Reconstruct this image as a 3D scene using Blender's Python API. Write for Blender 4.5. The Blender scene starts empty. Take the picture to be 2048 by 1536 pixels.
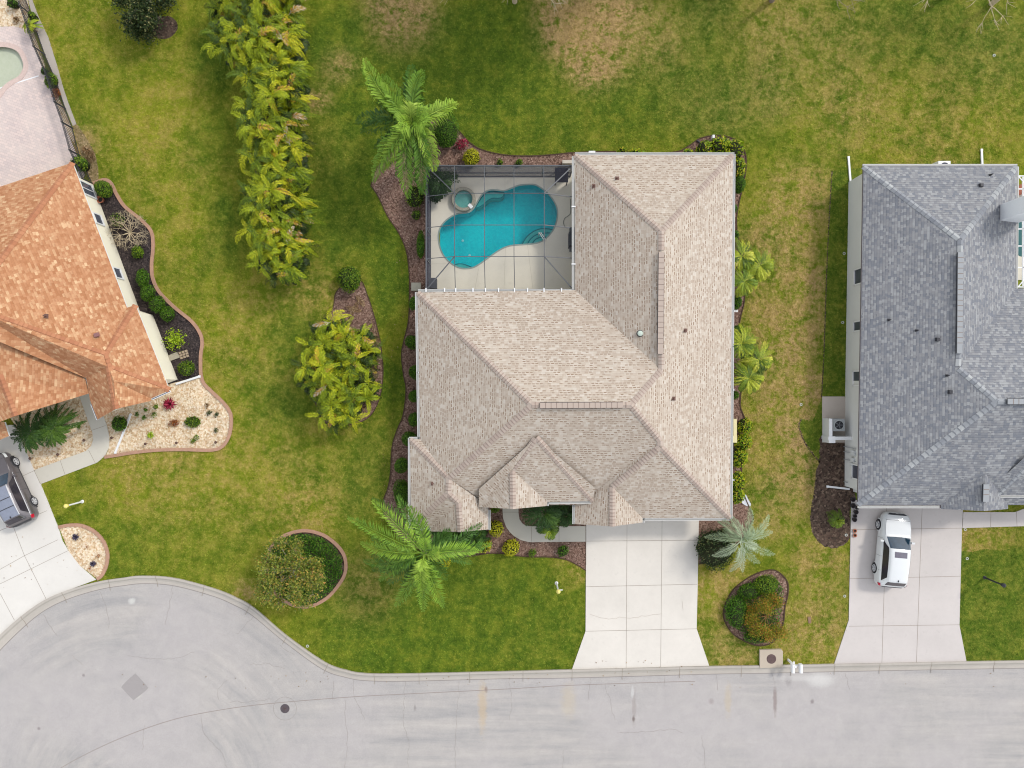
import bpy, math, random
from mathutils import Vector, Matrix
from mathutils.bvhtree import BVHTree
from mathutils.geometry import tessellate_polygon
R = math.radians
random.seed(7)
S = bpy.context.scene
COL = S.collection
# ------------------------------------------------------------------ camera, sky, sun, exposure
HC = 46.0                     # camera height in metres
K = 32.0                      # photo pixels (2048 wide) per metre on the ground
cam = bpy.data.cameras.new("camera"); camo = bpy.data.objects.new("camera", cam); COL.objects.link(camo)
camo.location = (0, 0, HC); camo.rotation_euler = (0, 0, 0)
cam.sensor_width = 36; cam.lens = 36 * K * HC / 2048; cam.clip_end = 5000; cam.clip_start = .5
S.camera = camo
SUN_EL, SUN_AZ = R(44), math.atan2(.60, .80)      # light comes from the upper right of the picture
w = bpy.data.worlds.new("World"); S.world = w; w.use_nodes = True
nt = w.node_tree; bg = nt.nodes["Background"]
sky = nt.nodes.new("ShaderNodeTexSky"); sky.sky_type = 'NISHITA'; sky.sun_disc = False
sky.sun_elevation = SUN_EL; sky.sun_rotation = R(90) - SUN_AZ
sky.air_density = 1.0; sky.dust_density = .6; sky.ozone_density = .6
hs = nt.nodes.new("ShaderNodeHueSaturation"); hs.inputs["Saturation"].default_value = .24; nt.links.new(sky.outputs[0], hs.inputs["Color"])   # thin bright cloud: paler sky light
nt.links.new(hs.outputs[0], bg.inputs[0]); bg.inputs[1].default_value = .15
sl = bpy.data.lights.new("sun", 'SUN'); so = bpy.data.objects.new("sun", sl); COL.objects.link(so)
sl.energy = .95; sl.angle = R(8); sl.color = (1, .95, .87)
so.rotation_euler = Vector((math.cos(SUN_AZ) * math.cos(SUN_EL), math.sin(SUN_AZ) * math.cos(SUN_EL), math.sin(SUN_EL))).to_track_quat('Z', 'Y').to_euler()
S.view_settings.view_transform = 'Standard'; S.view_settings.look = 'None'
S.view_settings.exposure = 1.24; S.view_settings.gamma = 1
S.render.engine = 'CYCLES'; S.cycles.max_bounces = 6; S.cycles.filter_width = 1.1; S.cycles.transparent_max_bounces = 12

# ------------------------------------------------------------------ helpers
def W(px, py, z=0.0):
    k = (HC - z) / HC / K
    return Vector(((px - 1024) * k, (768 - py) * k, z))
def lin(v):
    v /= 255.0
    return v / 12.92 if v <= .04045 else ((v + .055) / 1.055) ** 2.4
CAL = 1.45
def C(r, g, b): return (lin(r) / CAL, lin(g) / CAL, lin(b) / CAL, 1)
ORG = {}
EXCL = []     # ground outlines on which no lawn grass grows
class MB:
    def __init__(s): s.v = []; s.f = []; s.uv = None; s.fr = []; s.c = 0.0
    def add(s, vs, fs):
        n = len(s.v); s.v += [tuple(p) for p in vs]; s.f += [tuple(i + n for i in f) for f in fs]; s.fr += [s.c] * len(vs)
    def box(s, c, size, rot=0.0, taper=1.0):
        x, y, z = size[0] / 2, size[1] / 2, size[2] / 2; ca, sa = math.cos(rot), math.sin(rot); vs = []
        for dz, t in ((-z, 1), (z, taper)):
            for dx, dy in ((-x, -y), (x, -y), (x, y), (-x, y)):
                dx *= t; dy *= t
                vs.append((c[0] + dx * ca - dy * sa, c[1] + dx * sa + dy * ca, c[2] + dz))
        s.add(vs, [(3, 2, 1, 0), (4, 5, 6, 7), (0, 1, 5, 4), (1, 2, 6, 5), (2, 3, 7, 6), (3, 0, 4, 7)])
    def bar(s, a, b, wd, h):            # rectangular bar between two points
        a = Vector(a); b = Vector(b); d = (b - a).normalized()
        u = d.cross(Vector((0, 0, 1)));
        if u.length < 1e-4: u = Vector((1, 0, 0))
        u.normalize(); v = u.cross(d).normalized(); vs = []
        for p in (a, b):
            for i, j in ((-1, -1), (1, -1), (1, 1), (-1, 1)): vs.append(p + u * wd / 2 * i + v * h / 2 * j)
        s.add(vs, [(0, 1, 2, 3), (7, 6, 5, 4), (0, 4, 5, 1), (1, 5, 6, 2), (2, 6, 7, 3), (3, 7, 4, 0)])
    def tube(s, a, b, r0, r1=None, n=8, cap=True):
        if r1 is None: r1 = r0
        a = Vector(a); b = Vector(b); d = (b - a)
        if d.length < 1e-6: return
        d.normalize(); u = d.orthogonal().normalized(); v = d.cross(u); vs = []
        for p, r in ((a, r0), (b, r1)):
            for i in range(n):
                t = 2 * math.pi * i / n; vs.append(p + (u * math.cos(t) + v * math.sin(t)) * r)
        fs = [(i, (i + 1) % n, n + (i + 1) % n, n + i) for i in range(n)]
        if cap: fs += [tuple(range(n - 1, -1, -1)), tuple(range(n, 2 * n))]
        s.add(vs, fs)
    def lathe(s, c, prof, n=20):         # prof: (r, z) list
        vs = []
        for r, z in prof:
            for i in range(n):
                t = 2 * math.pi * i / n; vs.append((c[0] + r * math.cos(t), c[1] + r * math.sin(t), c[2] + z))
        fs = []
        for k in range(len(prof) - 1):
            for i in range(n): fs.append((k * n + i, k * n + (i + 1) % n, (k + 1) * n + (i + 1) % n, (k + 1) * n + i))
        s.add(vs, fs)
    def sheet(s, loops, z):              # flat polygon with holes
        L = [[Vector((p[0], p[1], 0)) for p in l] for l in loops]
        flat = [p for l in L for p in l]; tris = tessellate_polygon(L)
        vs = [(p.x, p.y, z) for p in flat]; out = []
        for t in tris:
            a, b, c = (flat[i] for i in t)
            out.append(t if (b - a).cross(c - a).z > 0 else (t[0], t[2], t[1]))
        s.add(vs, out)
    def prism(s, pts, z0, z1, sides=True):
        s.sheet([pts], z1); n = len(pts)
        ar = sum(pts[i][0] * pts[(i + 1) % n][1] - pts[(i + 1) % n][0] * pts[i][1] for i in range(n))
        vs = [(p[0], p[1], z0) for p in pts] + [(p[0], p[1], z1) for p in pts]
        fs = [(i, (i + 1) % n, n + (i + 1) % n, n + i) for i in range(n)]
        if ar < 0: fs = [f[::-1] for f in fs]
        s.add(vs, fs)
    def build(s, name, mat, parent=None, smooth=False, fr=False):
        o0 = ORG.get(parent.name, Vector((0, 0, 0))) if parent else Vector((0, 0, 0))
        me = bpy.data.meshes.new(name)
        me.from_pydata([(p[0] - o0.x, p[1] - o0.y, p[2] - o0.z) for p in s.v], [], s.f)
        if s.uv:
            ul = me.uv_layers.new(name="uv"); k = 0
            for f in s.uv:
                for q in f: ul.data[k].uv = q; k += 1
        if fr:
            a = me.attributes.new("fr", 'FLOAT', 'POINT'); a.data.foreach_set("value", s.fr)
        if smooth: me.polygons.foreach_set("use_smooth", [True] * len(me.polygons))
        me.materials.append(mat); me.update()
        o = bpy.data.objects.new(name, me); COL.objects.link(o)
        if parent: o.parent = parent
        ORG[o.name] = o0.copy()
        return o
def thing(name, label, cat, loc, group=None):
    o = bpy.data.objects.new(name, None); COL.objects.link(o); o.empty_display_size = .3
    o.location = loc; ORG[o.name] = Vector(loc); o['label'] = label; o['category'] = cat
    if group: o['group'] = group
    return o
def tag(o, label, cat, group=None):
    o['label'] = label; o['category'] = cat
    if group: o['group'] = group
    return o
def struct(o, label=None):
    o['kind'] = 'structure'
    if label: o['label'] = label
    return o
def dup(root, loc, rotz, label, scale=None, group=None):
    r = root.copy(); COL.objects.link(r); r.location = loc; r.rotation_euler = (0, 0, rotz); r['label'] = label
    if scale: r.scale = scale
    if group: r['group'] = group
    for ch in list(root.children):
        c = ch.copy(); COL.objects.link(c); c.parent = r
        for g in list(ch.children):
            d = g.copy(); COL.objects.link(d); d.parent = c
    return r
def spline(pts, n=6, closed=False):
    P = [Vector((p[0], p[1], 0)) for p in pts]; out = []; m = len(P)
    for i in range(m if closed else m - 1):
        if closed: a, b, c, d = P[(i - 1) % m], P[i], P[(i + 1) % m], P[(i + 2) % m]
        else: a, b, c, d = P[max(i - 1, 0)], P[i], P[i + 1], P[min(i + 2, m - 1)]
        for k in range(n):
            t = k / n
            out.append(.5 * ((2 * b) + (c - a) * t + (2 * a - 5 * b + 4 * c - d) * t * t + (3 * b - a - 3 * c + d) * t ** 3))
    if not closed: out.append(P[-1])
    return [(p.x, p.y) for p in out]
def px(pts, z=0): return [tuple(W(a, b, z)[:2]) for a, b in pts]
def ribbon(mb, pts, wd, z0, z1, closed=False, off=0.0):   # raised strip along a path
    n = len(pts); L = []; Rr = []
    for i in range(n):
        a = Vector(pts[(i - 1) % n] if (closed or i) else pts[0]); b = Vector(pts[(i + 1) % n] if (closed or i < n - 1) else pts[-1])
        d = (b - a); d = d.normalized() if d.length > 1e-9 else Vector((1, 0)); nn = Vector((-d.y, d.x)); p = Vector(pts[i])
        L.append(p + nn * (wd / 2 + off)); Rr.append(p - nn * (wd / 2 - off))
    vs = [(p.x, p.y, z0) for p in L] + [(p.x, p.y, z1) for p in L] + [(p.x, p.y, z1) for p in Rr] + [(p.x, p.y, z0) for p in Rr]
    fs = []
    for i in range(n if closed else n - 1):
        j = (i + 1) % n
        fs += [(n + i, 2 * n + i, 2 * n + j, n + j), (i, n + i, n + j, j), (2 * n + i, 3 * n + i, 3 * n + j, 2 * n + j)]
    mb.add(vs, fs)

# ------------------------------------------------------------------ materials
class N:
    def __init__(s, name):
        s.m = bpy.data.materials.new(name); s.m.use_nodes = True; s.t = s.m.node_tree; s.b = s.t.nodes["Principled BSDF"]
        s.b.inputs["Specular IOR Level"].default_value = .25
    def n(s, typ, **kw):
        nd = s.t.nodes.new("ShaderNode" + typ)
        for k, v in kw.items():
            if k in nd.inputs: s.set(nd.inputs[k], v)
            else: setattr(nd, k, v)
        return nd
    def set(s, i, v):
        if isinstance(v, bpy.types.NodeSocket): s.t.links.new(v, i)
        else: i.default_value = v
    def math(s, op, a, b=0.0, c=0.0, clamp=False):
        nd = s.t.nodes.new("ShaderNodeMath"); nd.operation = op; nd.use_clamp = clamp
        s.set(nd.inputs[0], a); s.set(nd.inputs[1], b); s.set(nd.inputs[2], c); return nd.outputs[0]
    def mix(s, f, a, b, typ='MIX'):
        nd = s.t.nodes.new("ShaderNodeMix"); nd.data_type = 'RGBA'; nd.blend_type = typ
        s.set(nd.inputs[0], f); s.set(nd.inputs[6], a); s.set(nd.inputs[7], b); return nd.outputs[2]
    def noise(s, vec, scale, detail=4, rough=.6, dist=0.0):
        nd = s.n("TexNoise"); s.set(nd.inputs["Vector"], vec); nd.inputs["Scale"].default_value = scale
        nd.inputs["Detail"].default_value = detail; nd.inputs["Roughness"].default_value = rough; nd.inputs["Distortion"].default_value = dist
        return nd.outputs[0]
    def ramp(s, f, stops, interp='LINEAR'):
        nd = s.n("ValToRGB"); s.set(nd.inputs[0], f); cr = nd.color_ramp; cr.interpolation = interp
        while len(cr.elements) < len(stops): cr.elements.new(.5)
        for e, (p, c) in zip(cr.elements, stops): e.position = p; e.color = c
        return nd.outputs[0]
    def sstep(s, f, a, b):
        nd = s.n("MapRange"); nd.interpolation_type = 'SMOOTHSTEP'; s.set(nd.inputs[0], f); nd.inputs[1].default_value = a; nd.inputs[2].default_value = b
        return nd.outputs[0]
    def pos(s): return s.n("NewGeometry").outputs["Position"]
    def obj(s): return s.n("TexCoord").outputs["Object"]
    def scale(s, v, sc):
        nd = s.n("VectorMath", operation='MULTIPLY'); s.set(nd.inputs[0], v); nd.inputs[1].default_value = sc; return nd.outputs[0]
    def col(s, c): s.set(s.b.inputs["Base Color"], c); return s
    def rough(s, r): s.set(s.b.inputs["Roughness"], r); return s
    def bump(s, h, st=.5, d=.02):
        nd = s.n("Bump"); s.set(nd.inputs["Height"], h); nd.inputs["Strength"].default_value = st; nd.inputs["Distance"].default_value = d
        s.t.links.new(nd.outputs[0], s.b.inputs["Normal"]); return s
MC = {}
def flat(name, c, rough=.6, metal=0.0, var=.08, sc=6.0, spec=.3):
    if name in MC: return MC[name]
    n = N(name); nz = n.noise(n.obj(), sc, 5, .65)
    n.col(n.mix(n.math('MULTIPLY_ADD', nz, 2.2, -.6, clamp=True), tuple(x * (1 - var) for x in c[:3]) + (1,), tuple(min(1, x * (1 + var)) for x in c[:3]) + (1,)))
    n.rough(rough); n.b.inputs["Metallic"].default_value = metal; n.b.inputs["Specular IOR Level"].default_value = spec
    MC[name] = n.m; return n.m

def grass_material(name, darker=1.0, attr=True, lush0=0.0, dry0=0.0, blade=False):
    n = N(name); p = n.pos()
    if attr:
        at = n.n("Attribute", attribute_name="zone"); sp = n.n("SeparateColor"); n.t.links.new(at.outputs["Color"], sp.inputs[0])
        dry, lush, worn = sp.outputs[0], sp.outputs[1], sp.outputs[2]  # second channel: lush grass, and hedge and tree shade painted as darker green
    else: dry, lush, worn = dry0, lush0, 0.0
    big = n.noise(p, .20, 4, .6, .4); mid = n.noise(p, .95, 5, .7, .3); sm = n.noise(p, 3.4, 5, .75)
    fine = n.noise(n.scale(p, (1, .75, 1)), 11, 3, .8)
    base = n.ramp(n.math('ADD', n.math('MULTIPLY', big, .45), n.math('ADD', n.math('MULTIPLY', mid, .35), n.math('MULTIPLY', sm, .2))),
                  [(.37, C(86, 108, 24)), (.455, C(110, 126, 26)), (.53, C(134, 142, 34)), (.63, C(158, 152, 52))])
    lush_shade = n.math('MULTIPLY', lush, n.math('MULTIPLY_ADD', n.math('SUBTRACT', 1, mid), 1.5, .35), clamp=True)
    base = n.mix(lush_shade, base, n.ramp(n.math('ADD', n.math('MULTIPLY', sm, .6), n.math('MULTIPLY', mid, .4)), [(.34, C(66, 90, 22)), (.48, C(86, 110, 28)), (.57, C(108, 126, 34)), (.68, C(134, 136, 50))]))
    drycol = n.ramp(sm, [(.3, C(144, 124, 58)), (.55, C(176, 154, 86)), (.75, C(200, 174, 114))])
    dm = n.math('MULTIPLY', n.math('MULTIPLY', dry, 1.25), n.sstep(n.math('ADD', n.math('MULTIPLY', mid, .6), n.math('MULTIPLY', sm, .4)), .40, .62), clamp=True)
    base = n.mix(dm, base, drycol)
    wm = n.math('MULTIPLY', n.math('MULTIPLY', worn, 2.1), n.sstep(n.math('ADD', n.math('MULTIPLY', mid, .5), n.math('MULTIPLY', sm, .5)), .38, .60), clamp=True)
    base = n.mix(wm, base, n.ramp(sm, [(.3, C(138, 114, 66)), (.7, C(200, 170, 118))]))
    if blade:
        rnd = n.n("NewGeometry").outputs["Random Per Island"]; base = n.mix(n.sstep(rnd, .7, 1.0), base, n.mix(.16, base, C(196, 190, 90))); k = n.math('MULTIPLY_ADD', rnd, .46, .90)
    else:
        base = n.mix(n.math('MULTIPLY', n.sstep(fine, .56, .72), .14), base, C(178, 168, 96))
        base = n.mix(n.math('MULTIPLY', n.sstep(n.math('SUBTRACT', 1, fine), .52, .68), .35), base, C(56, 66, 26))
        k = n.math('MULTIPLY_ADD', n.noise(p, 22, 2, .8), .8, .64 * darker)
    mp = n.n("Mapping"); n.t.links.new(p, mp.inputs[0]); mp.inputs["Rotation"].default_value = (0, 0, R(12)); sx = n.n("SeparateXYZ"); n.t.links.new(mp.outputs[0], sx.inputs[0])   # faint mowing passes
    st_ = n.math('SINE', n.math('ADD', n.math('MULTIPLY', sx.outputs[0], 5.2), n.math('MULTIPLY', big, 9.0)))
    k = n.math('MULTIPLY', k, n.math('MULTIPLY_ADD', st_, .045, 1.0))
    vm = n.n("VectorMath", operation='SCALE'); n.t.links.new(base, vm.inputs[0]); n.set(vm.inputs[3], k)
    n.col(vm.outputs[0]); n.rough(.95); n.b.inputs["Specular IOR Level"].default_value = .1
    if not blade: n.bump(n.math('ADD', n.math('MULTIPLY', fine, .5), sm), .55, .05)
    return n.m
M_BLADE = grass_material("grass_blades", blade=True)
M_GRASS = grass_material("grass")
M_SOD = grass_material("new_sod", .92, False, .95, .15)

def ground_cover(name, cols, sc=11, rough=.95, bumpd=.03):
    n = N(name); p = n.pos(); v = n.n("TexVoronoi"); n.set(v.inputs["Vector"], p); v.inputs["Scale"].default_value = sc; v.inputs["Randomness"].default_value = 1
    sp = n.n("SeparateColor"); n.t.links.new(v.outputs["Color"], sp.inputs[0])
    base = n.ramp(sp.outputs[0], [(i / (len(cols) - 1), C(*c)) for i, c in enumerate(cols)])
    big = n.noise(p, .9, 5, .65); fine = n.noise(p, 16, 3, .7)
    k = n.math('ADD', n.math('MULTIPLY', big, .9), n.math('MULTIPLY', fine, .75)); k = n.math('MULTIPLY_ADD', k, .9, .27)
    vm = n.n("VectorMath", operation='SCALE'); n.t.links.new(base, vm.inputs[0]); n.t.links.new(k, vm.inputs[3])
    n.col(vm.outputs[0]); n.rough(rough); n.bump(v.outputs["Distance"], .8, bumpd); return n.m
M_MULCH = ground_cover("bark_mulch", [(84, 62, 50), (124, 96, 84), (150, 120, 106), (112, 86, 72), (176, 148, 132)], 13)
M_BLACK = ground_cover("black_mulch", [(34, 28, 30), (58, 50, 50), (74, 64, 62), (46, 40, 40), (96, 84, 80)], 13)
M_SOIL = ground_cover("dark_soil", [(52, 40, 34), (84, 66, 56), (100, 82, 70), (66, 54, 44), (128, 108, 92)], 9)
M_GRAVEL = ground_cover("river_gravel", [(190, 158, 118), (228, 206, 172), (244, 228, 200), (206, 170, 128), (236, 216, 190)], 10, .8)
def concrete(name, c, var=.10, stain=.5, sc=1.0):
    n = N(name); p = n.pos(); a = n.noise(p, .35 * sc, 5, .6); b = n.noise(p, 2.5 * sc, 6, .7); d = n.noise(p, 40, 2, .6)
    k = n.math('ADD', n.math('MULTIPLY', a, 1.0), n.math('ADD', n.math('MULTIPLY', b, .5), n.math('MULTIPLY', d, .3)))
    k = n.math('MULTIPLY_ADD', k, var * 2.2, 1 - var * 2.0)
    vm = n.n("VectorMath", operation='SCALE'); vm.inputs[0].default_value = c[:3]; n.t.links.new(k, vm.inputs[3])
    n.col(n.mix(n.math('MULTIPLY', n.sstep(b, .56, .74), stain * .4), vm.outputs[0], tuple(x * .72 for x in c[:3]) + (1,)))
    n.rough(.85); n.bump(d, .2, .004); return n.m
M_DRIVE = concrete("driveway_concrete", C(229, 222, 212), .13, .9)
M_DRIVE_L = concrete("pale_concrete", C(230, 225, 217), .10)
M_DRIVE_R = concrete("pink_concrete", C(212, 204, 199), .12, 1.0)
M_PATH = concrete("path_concrete", C(214, 208, 194), .08)
M_KERB = concrete("kerb_concrete", C(192, 184, 174), .16, 1.0, 1.5)
M_KERBTOP = concrete("kerb_concrete_worn", C(176, 170, 160), .2, 1.2, 2.5)
M_DECK = concrete("pool_deck_concrete", C(232, 225, 208), .09, .9)
M_JOINT = flat("joint_dark", C(160, 149, 136), .95)
M_CRACK = flat("crack_dark", C(160, 151, 146), .95)
M_EDGEB = flat("edging_terracotta", C(186, 146, 122), .85, var=.16)
M_EDGED = flat("edging_dark", C(86, 66, 50), .9, var=.2)
M_EAVE = flat("eave_white", C(222, 220, 216), .5)
M_WHITE = flat("white_paint", C(246, 246, 246), .45, var=.04)
M_CREAM = concrete("cream_stucco", C(252, 245, 222), .05, .35, 2)
M_GREYW = concrete("grey_stucco", C(234, 234, 230), .06, .3, 2)
M_GUT_IN = flat("gutter_inside", C(158, 158, 154), .7)
M_GLASS = flat("window_glass", C(88, 92, 104), .12, spec=.8, var=.25, sc=1.2)
M_DARK = flat("dark_metal", C(58, 58, 64), .5)
M_BRONZE = flat("bronze_frame", C(98, 100, 104), .45)
M_BARK = flat("bark", C(150, 134, 116), .9, var=.3)
M_TWIG = flat("pale_twig", C(206, 188, 156), .9, var=.18)
M_IRON = flat("cast_iron", C(104, 84, 82), .8, var=.25)

def road_material():
    n = N("asphalt"); p = n.pos(); sep = n.n("SeparateXYZ"); n.t.links.new(p, sep.inputs[0])
    cx, cy = W(270, 1600)[:2]
    dx = n.math('SUBTRACT', sep.outputs[0], cx); dy = n.math('SUBTRACT', sep.outputs[1], cy)
    r = n.math('SQRT', n.math('ADD', n.math('MULTIPLY', dx, dx), n.math('MULTIPLY', dy, dy))); th = n.math('ARCTAN2', dy, dx)
    cb = n.n("CombineXYZ"); n.t.links.new(n.math('MULTIPLY', r, 1.3), cb.inputs[0]); n.t.links.new(n.math('MULTIPLY', th, 1.6), cb.inputs[1])
    sw = n.noise(cb.outputs[0], .95, 5, .65, .3); st = n.noise(n.scale(p, (.10, 1.1, 1)), 1.2, 5, .65, .2)
    bl = n.sstep(sep.outputs[0], W(420, 0).x, W(760, 0).x)
    mx = n.n("Mix"); n.set(mx.inputs[0], bl); n.set(mx.inputs[2], sw); n.set(mx.inputs[3], st)
    base = n.ramp(mx.outputs[0], [(.30, C(158, 156, 156)), (.44, C(176, 172, 169)), (.58, C(188, 182, 177)), (.72, C(200, 193, 186))])
    tone = n.noise(p, .12, 3, .5)
    base = n.mix(n.sstep(tone, .4, .65), base, C(187, 181, 179))
    base = n.mix(.22, base, n.ramp(n.noise(p, 1.1, 6, .72, .5), [(.35, C(164, 160, 158)), (.65, C(204, 198, 190))]))
    def stain(a, b, rx, ry, c, amt, ns=3.0):
        nonlocal base
        q = W(a, b); ex = n.math('DIVIDE', n.math('SUBTRACT', sep.outputs[0], q.x), rx / K); ey = n.math('DIVIDE', n.math('SUBTRACT', sep.outputs[1], q.y), ry / K)
        d = n.math('SQRT', n.math('ADD', n.math('MULTIPLY', ex, ex), n.math('MULTIPLY', ey, ey)))
        d = n.math('ADD', d, n.math('MULTIPLY_ADD', n.noise(p, ns, 5, .7), 1.4, -.7))
        base = n.mix(n.math('MULTIPLY', n.sstep(n.math('SUBTRACT', 1.0, d), -.15, .75), amt), base, c)
    stain(965, 1412, 11, 62, C(202, 176, 136), .5); stain(1137, 1400, 18, 44, C(200, 184, 156), .4); stain(1456, 1400, 9, 40, C(194, 178, 152), .5)
    stain(1550, 1402, 5, 38, C(150, 136, 132), .8, 2); stain(1268, 1415, 5, 42, C(164, 154, 150), .6, 2); stain(1267, 1437, 4, 8, C(128, 116, 112), .9, 2)
    stain(1577, 1360, 9, 14, C(160, 154, 152), .8, 2); stain(1640, 1360, 34, 18, C(222, 219, 214), .55, 14); stain(1600, 1356, 70, 8, C(214, 210, 206), .4, 9); stain(1400, 1330, 400, 6, C(176, 170, 168), .4)
    stain(1624, 1403, 5, 6, C(140, 130, 130), .8, 2); stain(1422, 1403, 6, 8, C(168, 158, 156), .8, 2); stain(972, 1378, 4, 8, C(150, 130, 118), .8, 2)
    stain(830, 1415, 3, 7, C(150, 142, 140), .8, 2); stain(264, 1202, 9, 8, C(212, 210, 204), .8, 2); stain(273, 1390, 14, 10, C(210, 207, 196), .6, 2)
    stain(1265, 1385, 4, 14, C(206, 203, 200), .8, 2); stain(167, 1351, 4, 4, C(150, 140, 140), .9, 2); stain(78, 1457, 4, 4, C(150, 140, 140), .9, 2)
    fine = n.noise(p, 42, 2, .7); f2 = n.noise(p, 13, 3, .7)
    k = n.math('MULTIPLY_ADD', fine, .62, .69); k = n.math('MULTIPLY', k, n.math('MULTIPLY_ADD', f2, .16, .92))
    vm = n.n("VectorMath", operation='SCALE'); n.t.links.new(base, vm.inputs[0]); n.t.links.new(k, vm.inputs[3])
    n.col(vm.outputs[0]); n.rough(.9); n.bump(fine, .3, .006); return n.m
M_ROAD = road_material()

def paver_material():
    n = N("patio_pavers"); p = n.pos(); mp = n.n("Mapping"); n.t.links.new(p, mp.inputs[0]); mp.inputs["Rotation"].default_value = (0, 0, R(20))
    b = n.n("TexBrick"); n.t.links.new(mp.outputs[0], b.inputs["Vector"]); b.inputs["Scale"].default_value = 1
    b.inputs["Color1"].default_value = C(226, 204, 198); b.inputs["Color2"].default_value = C(198, 182, 182); b.inputs["Mortar"].default_value = C(170, 154, 150)
    b.inputs["Mortar Size"].default_value = .008; b.inputs["Brick Width"].default_value = .26; b.inputs["Row Height"].default_value = .16
    nz = n.noise(p, .7, 5, .65); n.col(n.mix(n.math('MULTIPLY', nz, .8), b.outputs[0], C(238, 222, 210))); n.rough(.85); return n.m
M_PAVER = paver_material()

def shingle_material(name, stops, dash, dash_amt, bw=.22, rh=.15, patch=.10, line=.25, dw=(.08, .82), dh=.46, prob=.5, big=0.0):
    n = N(name); uv = n.n("UVMap").outputs[0]; sp = n.n("SeparateXYZ"); n.t.links.new(uv, sp.inputs[0])
    def tiles(w_, h_, seed):
        v = n.math('DIVIDE', sp.outputs[1], h_); row = n.math('FLOOR', v); fv = n.math('FRACT', v)
        wn = n.n("TexWhiteNoise", noise_dimensions='1D'); n.t.links.new(n.math('ADD', row, seed), wn.inputs["W"])
        u = n.math('ADD', n.math('DIVIDE', sp.outputs[0], w_), n.math('MULTIPLY', wn.outputs["Value"], 7.0)); col = n.math('FLOOR', u); fu = n.math('FRACT', u)
        cb = n.n("CombineXYZ"); n.t.links.new(col, cb.inputs[0]); n.t.links.new(row, cb.inputs[1]); cb.inputs[2].default_value = seed
        w3 = n.n("TexWhiteNoise", noise_dimensions='3D'); n.t.links.new(cb.outputs[0], w3.inputs["Vector"]); s2 = n.n("SeparateColor"); n.t.links.new(w3.outputs["Color"], s2.inputs[0])
        return fu, fv, s2.outputs[0], s2.outputs[1]
    fu, fv, r1, r2 = tiles(bw, rh, 3.0); _, _, r3, _ = tiles(bw * 1.7, rh, 11.0)
    base = n.ramp(n.math('ADD', n.math('MULTIPLY', r1, .72 - big), n.math('MULTIPLY', r3, .28 + big)), stops)
    inx = n.math('MULTIPLY', n.math('GREATER_THAN', fu, dw[0]), n.math('LESS_THAN', fu, dw[1])); on = n.math('MULTIPLY', n.math('MULTIPLY', inx, n.math('LESS_THAN', fv, dh)), n.math('GREATER_THAN', r2, 1 - prob))
    base = n.mix(n.math('MULTIPLY', on, n.math('MULTIPLY_ADD', r1, dash_amt * .7, dash_amt * .45)), base, dash)  # tab shadows painted in as dark dashes
    base = n.mix(n.math('MULTIPLY', n.math('LESS_THAN', fv, .16), line), base, tuple(x * .6 for x in dash[:3]) + (1,))  # shadow line of each shingle row put into the colour
    nz = n.noise(n.pos(), .5, 5, .65); nf = n.noise(n.pos(), 9, 3, .7); ns = n.noise(n.scale(uv, (2.2, .22, 1)), 1.0, 4, .65)
    k = n.math('ADD', n.math('MULTIPLY_ADD', nz, patch * 2, 1 - patch), n.math('ADD', n.math('MULTIPLY_ADD', nf, .30, -.15), n.math('MULTIPLY_ADD', ns, .16, -.08)))
    vm = n.n("VectorMath", operation='SCALE'); n.t.links.new(base, vm.inputs[0]); n.t.links.new(k, vm.inputs[3])
    n.col(vm.outputs[0]); n.rough(.92); n.b.inputs["Specular IOR Level"].default_value = .12
    n.bump(n.math('ADD', fv, n.math('MULTIPLY', r1, .6)), .35, .012); return n.m
M_SH_TAN = shingle_material("tan_shingles", [(.1, C(188, 173, 157)), (.4, C(195, 181, 166)), (.6, C(200, 187, 172)), (.9, C(208, 197, 184))], C(150, 126, 106), .85, .22, .14, patch=.05, line=.14, prob=.56)
M_SH_ORG = shingle_material("orange_shingles", [(.12, C(176, 122, 86)), (.4, C(189, 136, 99)), (.6, C(196, 145, 108)), (.8, C(205, 160, 121)), (.95, C(222, 184, 144))], C(152, 96, 66), .30, .20, .14, .06, .12, prob=.3, big=0.0)
M_SH_GRY = shingle_material("grey_shingles", [(.1, C(128, 131, 138)), (.4, C(141, 142, 146)), (.6, C(149, 149, 151)), (.9, C(166, 167, 168))], C(104, 105, 113), .5, .18, .15, .03, .40, prob=.25, big=-.12)
M_LAP_T = flat("cap_shade_tan", C(164, 144, 132), .9); M_LAP_O = flat("cap_shade_orange", C(176, 120, 86), .9); M_LAP_G = flat("cap_shade_grey", C(134, 136, 142), .9)
def cap_material(name, a, b):
    n = N(name); g = n.n("NewGeometry"); n.col(n.mix(g.outputs["Random Per Island"], a, b)); n.rough(.9); return n.m
M_CAP_TAN = cap_material("tan_ridge_caps", C(180, 162, 150), C(196, 180, 167))
M_CAP_ORG = cap_material("orange_ridge_caps", C(178, 118, 86), C(196, 138, 102))
M_CAP_GRY = cap_material("grey_ridge_caps", C(138, 141, 148), C(182, 184, 184))

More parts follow.
